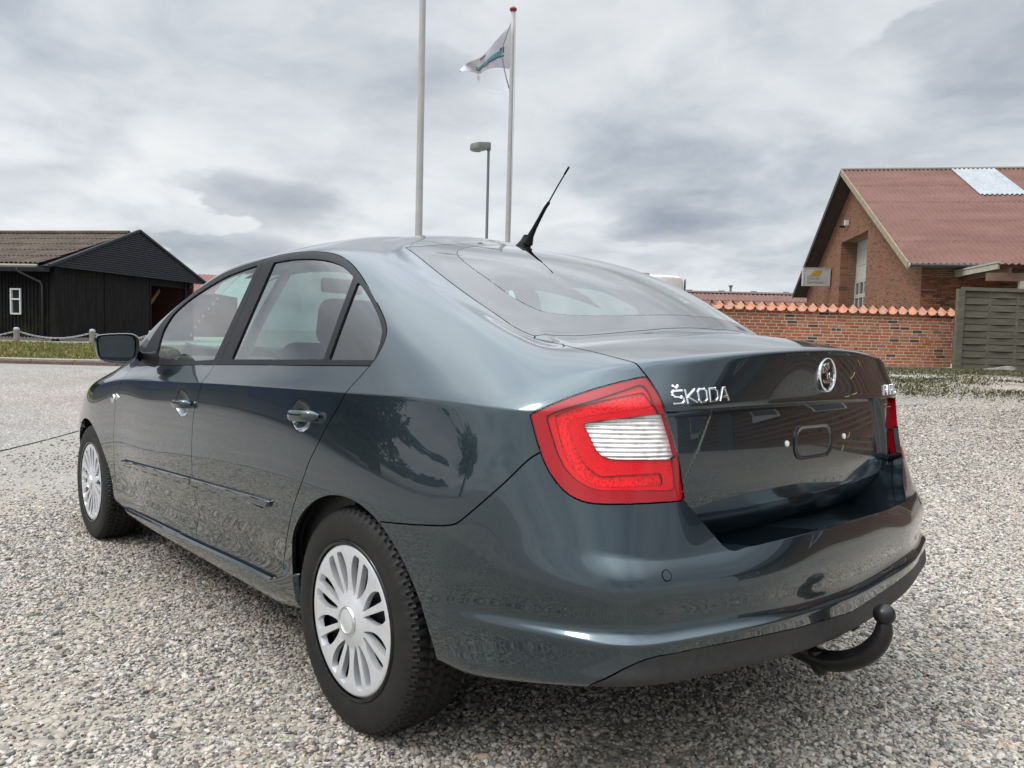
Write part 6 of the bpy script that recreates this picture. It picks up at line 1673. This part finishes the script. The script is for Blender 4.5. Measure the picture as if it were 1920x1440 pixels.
# ---- loose pebbles on the gravel near the camera: instances nobody could count
def build_pebbles():
    PB = mat('pebble', rough=.75, spec=.3); N, b = nodes(PB)
    at_ = N.n('ShaderNodeAttribute', attribute_name='tone', attribute_type='INSTANCER'); co = objco(N)
    base = N.ramp((at_, 'Fac'), STONE_STOPS); nn = N.noise(co, 3.0, 5, .65); v = N.ramp(nn, [(.3, (.74, .73, .72)), (.5, (1, 1, 1)), (.7, (1.2, 1.19, 1.17))])
    N.put(b, 'Base Color', N.mix(1.0, base, v, 'MULTIPLY'))
    xs_ = lin(-1, 1, 41); V = []; F = []
    dl = [.55, .9, 1.2, 1.5, 1.8, 2.1, 2.5, 3.0, 3.5, 4.0, 4.6, 5.2, 6.0, 7.0, 8.0, 9.2, 10.5, 12.0, 13.5, 14.8]
    for D in dl:
        hw = D*.70+.9+min(D, 2)*.8
        for t in xs_: V.append(G(t*hw, D, .001))
    n = len(xs_)
    for i in range(len(dl)-1):
        for j in range(n-1): a = i*n+j; F.append((a, a+1, a+1+n, a+n))
    o = mesh_obj('gravel_stones', V, F, PB); o['kind'] = 'stuff'
    me = o.data; den = me.attributes.new('dens', 'FLOAT', 'POINT'); dn = []
    for i, D in enumerate(dl):
        for t in xs_:
            X = t*(D*.70+.9+min(D, 2)*.8); k = 1.0
            if X < -1.1: k *= 1-sstep(4.3, 5.4, D)*sstep(-1.1, -2.0, X) if False else 1-.9*sstep(3.7, 5.2, D)*sstep(1.1, 2.0, -X)
            if X < -4.5 and D > 6.9: k = 0
            if D > 7.5 and X < 1.5: k = 0
            k *= sstep(1.0, .72, abs(t)) if D > 2 else 1
            dn.append(k)
    den.data.foreach_set('value', np.array(dn, dtype=np.float32))
    dist_ = me.attributes.new('far', 'FLOAT', 'POINT'); dist_.data.foreach_set('value', np.array([D for D in dl for _ in xs_], dtype=np.float32))
    ng = bpy.data.node_groups.new('pebble_scatter', 'GeometryNodeTree')
    ng.interface.new_socket('Geometry', in_out='INPUT', socket_type='NodeSocketGeometry'); ng.interface.new_socket('Geometry', in_out='OUTPUT', socket_type='NodeSocketGeometry')
    N = NT(ng); gi = N.n('NodeGroupInput'); go = N.n('NodeGroupOutput')
    na = lambda nm: (N.n('GeometryNodeInputNamedAttribute', {'Name': nm}, data_type='FLOAT'), 0)
    pos = N.n('GeometryNodeInputPosition')
    nz = N.n('ShaderNodeTexNoise', {'Vector': pos, 'Scale': .75, 'Detail': 5.0, 'Roughness': .62})
    pm = N.n('ShaderNodeMapRange', {0: (nz, 0), 1: .58, 2: .47, 3: .16, 4: 1.0})
    fall = N.n('ShaderNodeMapRange', {0: na('far'), 1: 2.2, 2: 12.0, 3: 1.0, 4: .30})
    dd = N.math('MULTIPLY', N.math('MULTIPLY', na('dens'), pm), fall)
    dp = N.n('GeometryNodeDistributePointsOnFaces', {'Mesh': (gi, 0)}, distribute_method='RANDOM')
    N.put(dp, 'Density', N.math('MULTIPLY', dd, 11000.0)); dp.inputs['Seed'].default_value = 3
    ico = N.n('GeometryNodeMeshIcoSphere', {'Radius': 1.0, 'Subdivisions': 2})
    p2 = N.n('GeometryNodeInputPosition'); nz2 = N.n('ShaderNodeTexNoise', {'Vector': p2, 'Scale': 1.1, 'Detail': 1.0})
    off = N.n('ShaderNodeVectorMath', {0: (nz2, 1), 1: (.5, .5, .5)}, operation='SUBTRACT'); off2 = N.n('ShaderNodeVectorMath', {0: off}, operation='SCALE'); off2.inputs['Scale'].default_value = .9
    spn = N.n('GeometryNodeSetPosition', {'Geometry': ico, 'Offset': off2})
    sm = N.n('GeometryNodeSetShadeSmooth', {'Geometry': spn}); smt = N.n('GeometryNodeSetMaterial', {'Geometry': sm}); smt.inputs['Material'].default_value = PB
    rs = N.n('FunctionNodeRandomValue', {0: (.0038, .0034, .0024), 1: (.0102, .0080, .0052)}, data_type='FLOAT_VECTOR')
    big = N.n('FunctionNodeRandomValue', data_type='FLOAT'); big.inputs[2].default_value = 0.0; big.inputs[3].default_value = 1.0; big.inputs['Seed'].default_value = 9
    bs = N.math('ADD', N.math('MULTIPLY', N.math('POWER', (big, 1), 14.0), 1.1), .86)
    fs = N.n('ShaderNodeMapRange', {0: na('far'), 1: 2.2, 2: 12.0, 3: 1.0, 4: 1.75})
    sc = N.n('ShaderNodeVectorMath', {0: (rs, 0)}, operation='SCALE'); N.put(sc, 'Scale', N.math('MULTIPLY', bs, fs))
    rr = N.n('FunctionNodeRandomValue', {0: (-.55, -.55, 0), 1: (.55, .55, 6.283)}, data_type='FLOAT_VECTOR'); rr.inputs['Seed'].default_value = 5
    ip = N.n('GeometryNodeInstanceOnPoints', {'Points': (dp, 0), 'Instance': smt, 'Scale': sc})
    N.put(ip, 'Rotation', (rr, 0))
    tn = N.n('FunctionNodeRandomValue', data_type='FLOAT'); tn.inputs[2].default_value = 0.0; tn.inputs[3].default_value = 1.0; tn.inputs['Seed'].default_value = 2
    st = N.n('GeometryNodeStoreNamedAttribute', {'Geometry': ip, 'Name': 'tone'}, data_type='FLOAT', domain='INSTANCE'); N.put(st, 'Value', (tn, 1))
    up = N.n('GeometryNodeTranslateInstances', {'Instances': st}); 
    ng.links.new(up.outputs[0], go.inputs[0]); up.inputs['Translation'].default_value = (0, 0, .0015)
    md = o.modifiers.new('scatter', 'NODES'); md.node_group = ng
build_pebbles()

# ---- surfaces of the place are a little darker than first mixed
CAR_MATS = {'paint', 'gloss_black', 'pillar_film', 'black_trim', 'black_plastic', 'dark_inside', 'chrome', 'silver_plastic', 'tyre_rubber', 'mirror_glass', 'screen_border', 'seat_fabric', 'dash_plastic', 'red_rim', 'red_lens', 'red_reflector', 'reversing_lens', 'screw_cap', 'tow_bar_black', 'steel_rim', 'silencer', 'headlining', 'headlight_lens', 'flag_cloth'}
for nm, mt in MATS.items():
    if nm in CAR_MATS: continue
    b = mt.node_tree.nodes['Principled BSDF']; f = {'wall_brick': .95, 'gravel': .80, 'pebble': .82, 'gable_brick': .88, 'workshop_brick': .8, 'mortar': .85, 'weathered_boards': .9, 'gable_boards': 1.3}.get(nm, .72)
    sk = b.inputs['Base Color']
    if sk.links:
        mx = mt.node_tree.nodes.new('ShaderNodeMix'); mx.data_type = 'RGBA'; mx.blend_type = 'MULTIPLY'; mx.inputs[0].default_value = 1.0
        mt.node_tree.links.new(sk.links[0].from_socket, mx.inputs[6]); mx.inputs[7].default_value = (f, f, f, 1); mt.node_tree.links.new(mx.outputs[2], sk)
    else: c_ = sk.default_value; sk.default_value = (c_[0]*f, c_[1]*f, c_[2]*f, 1)
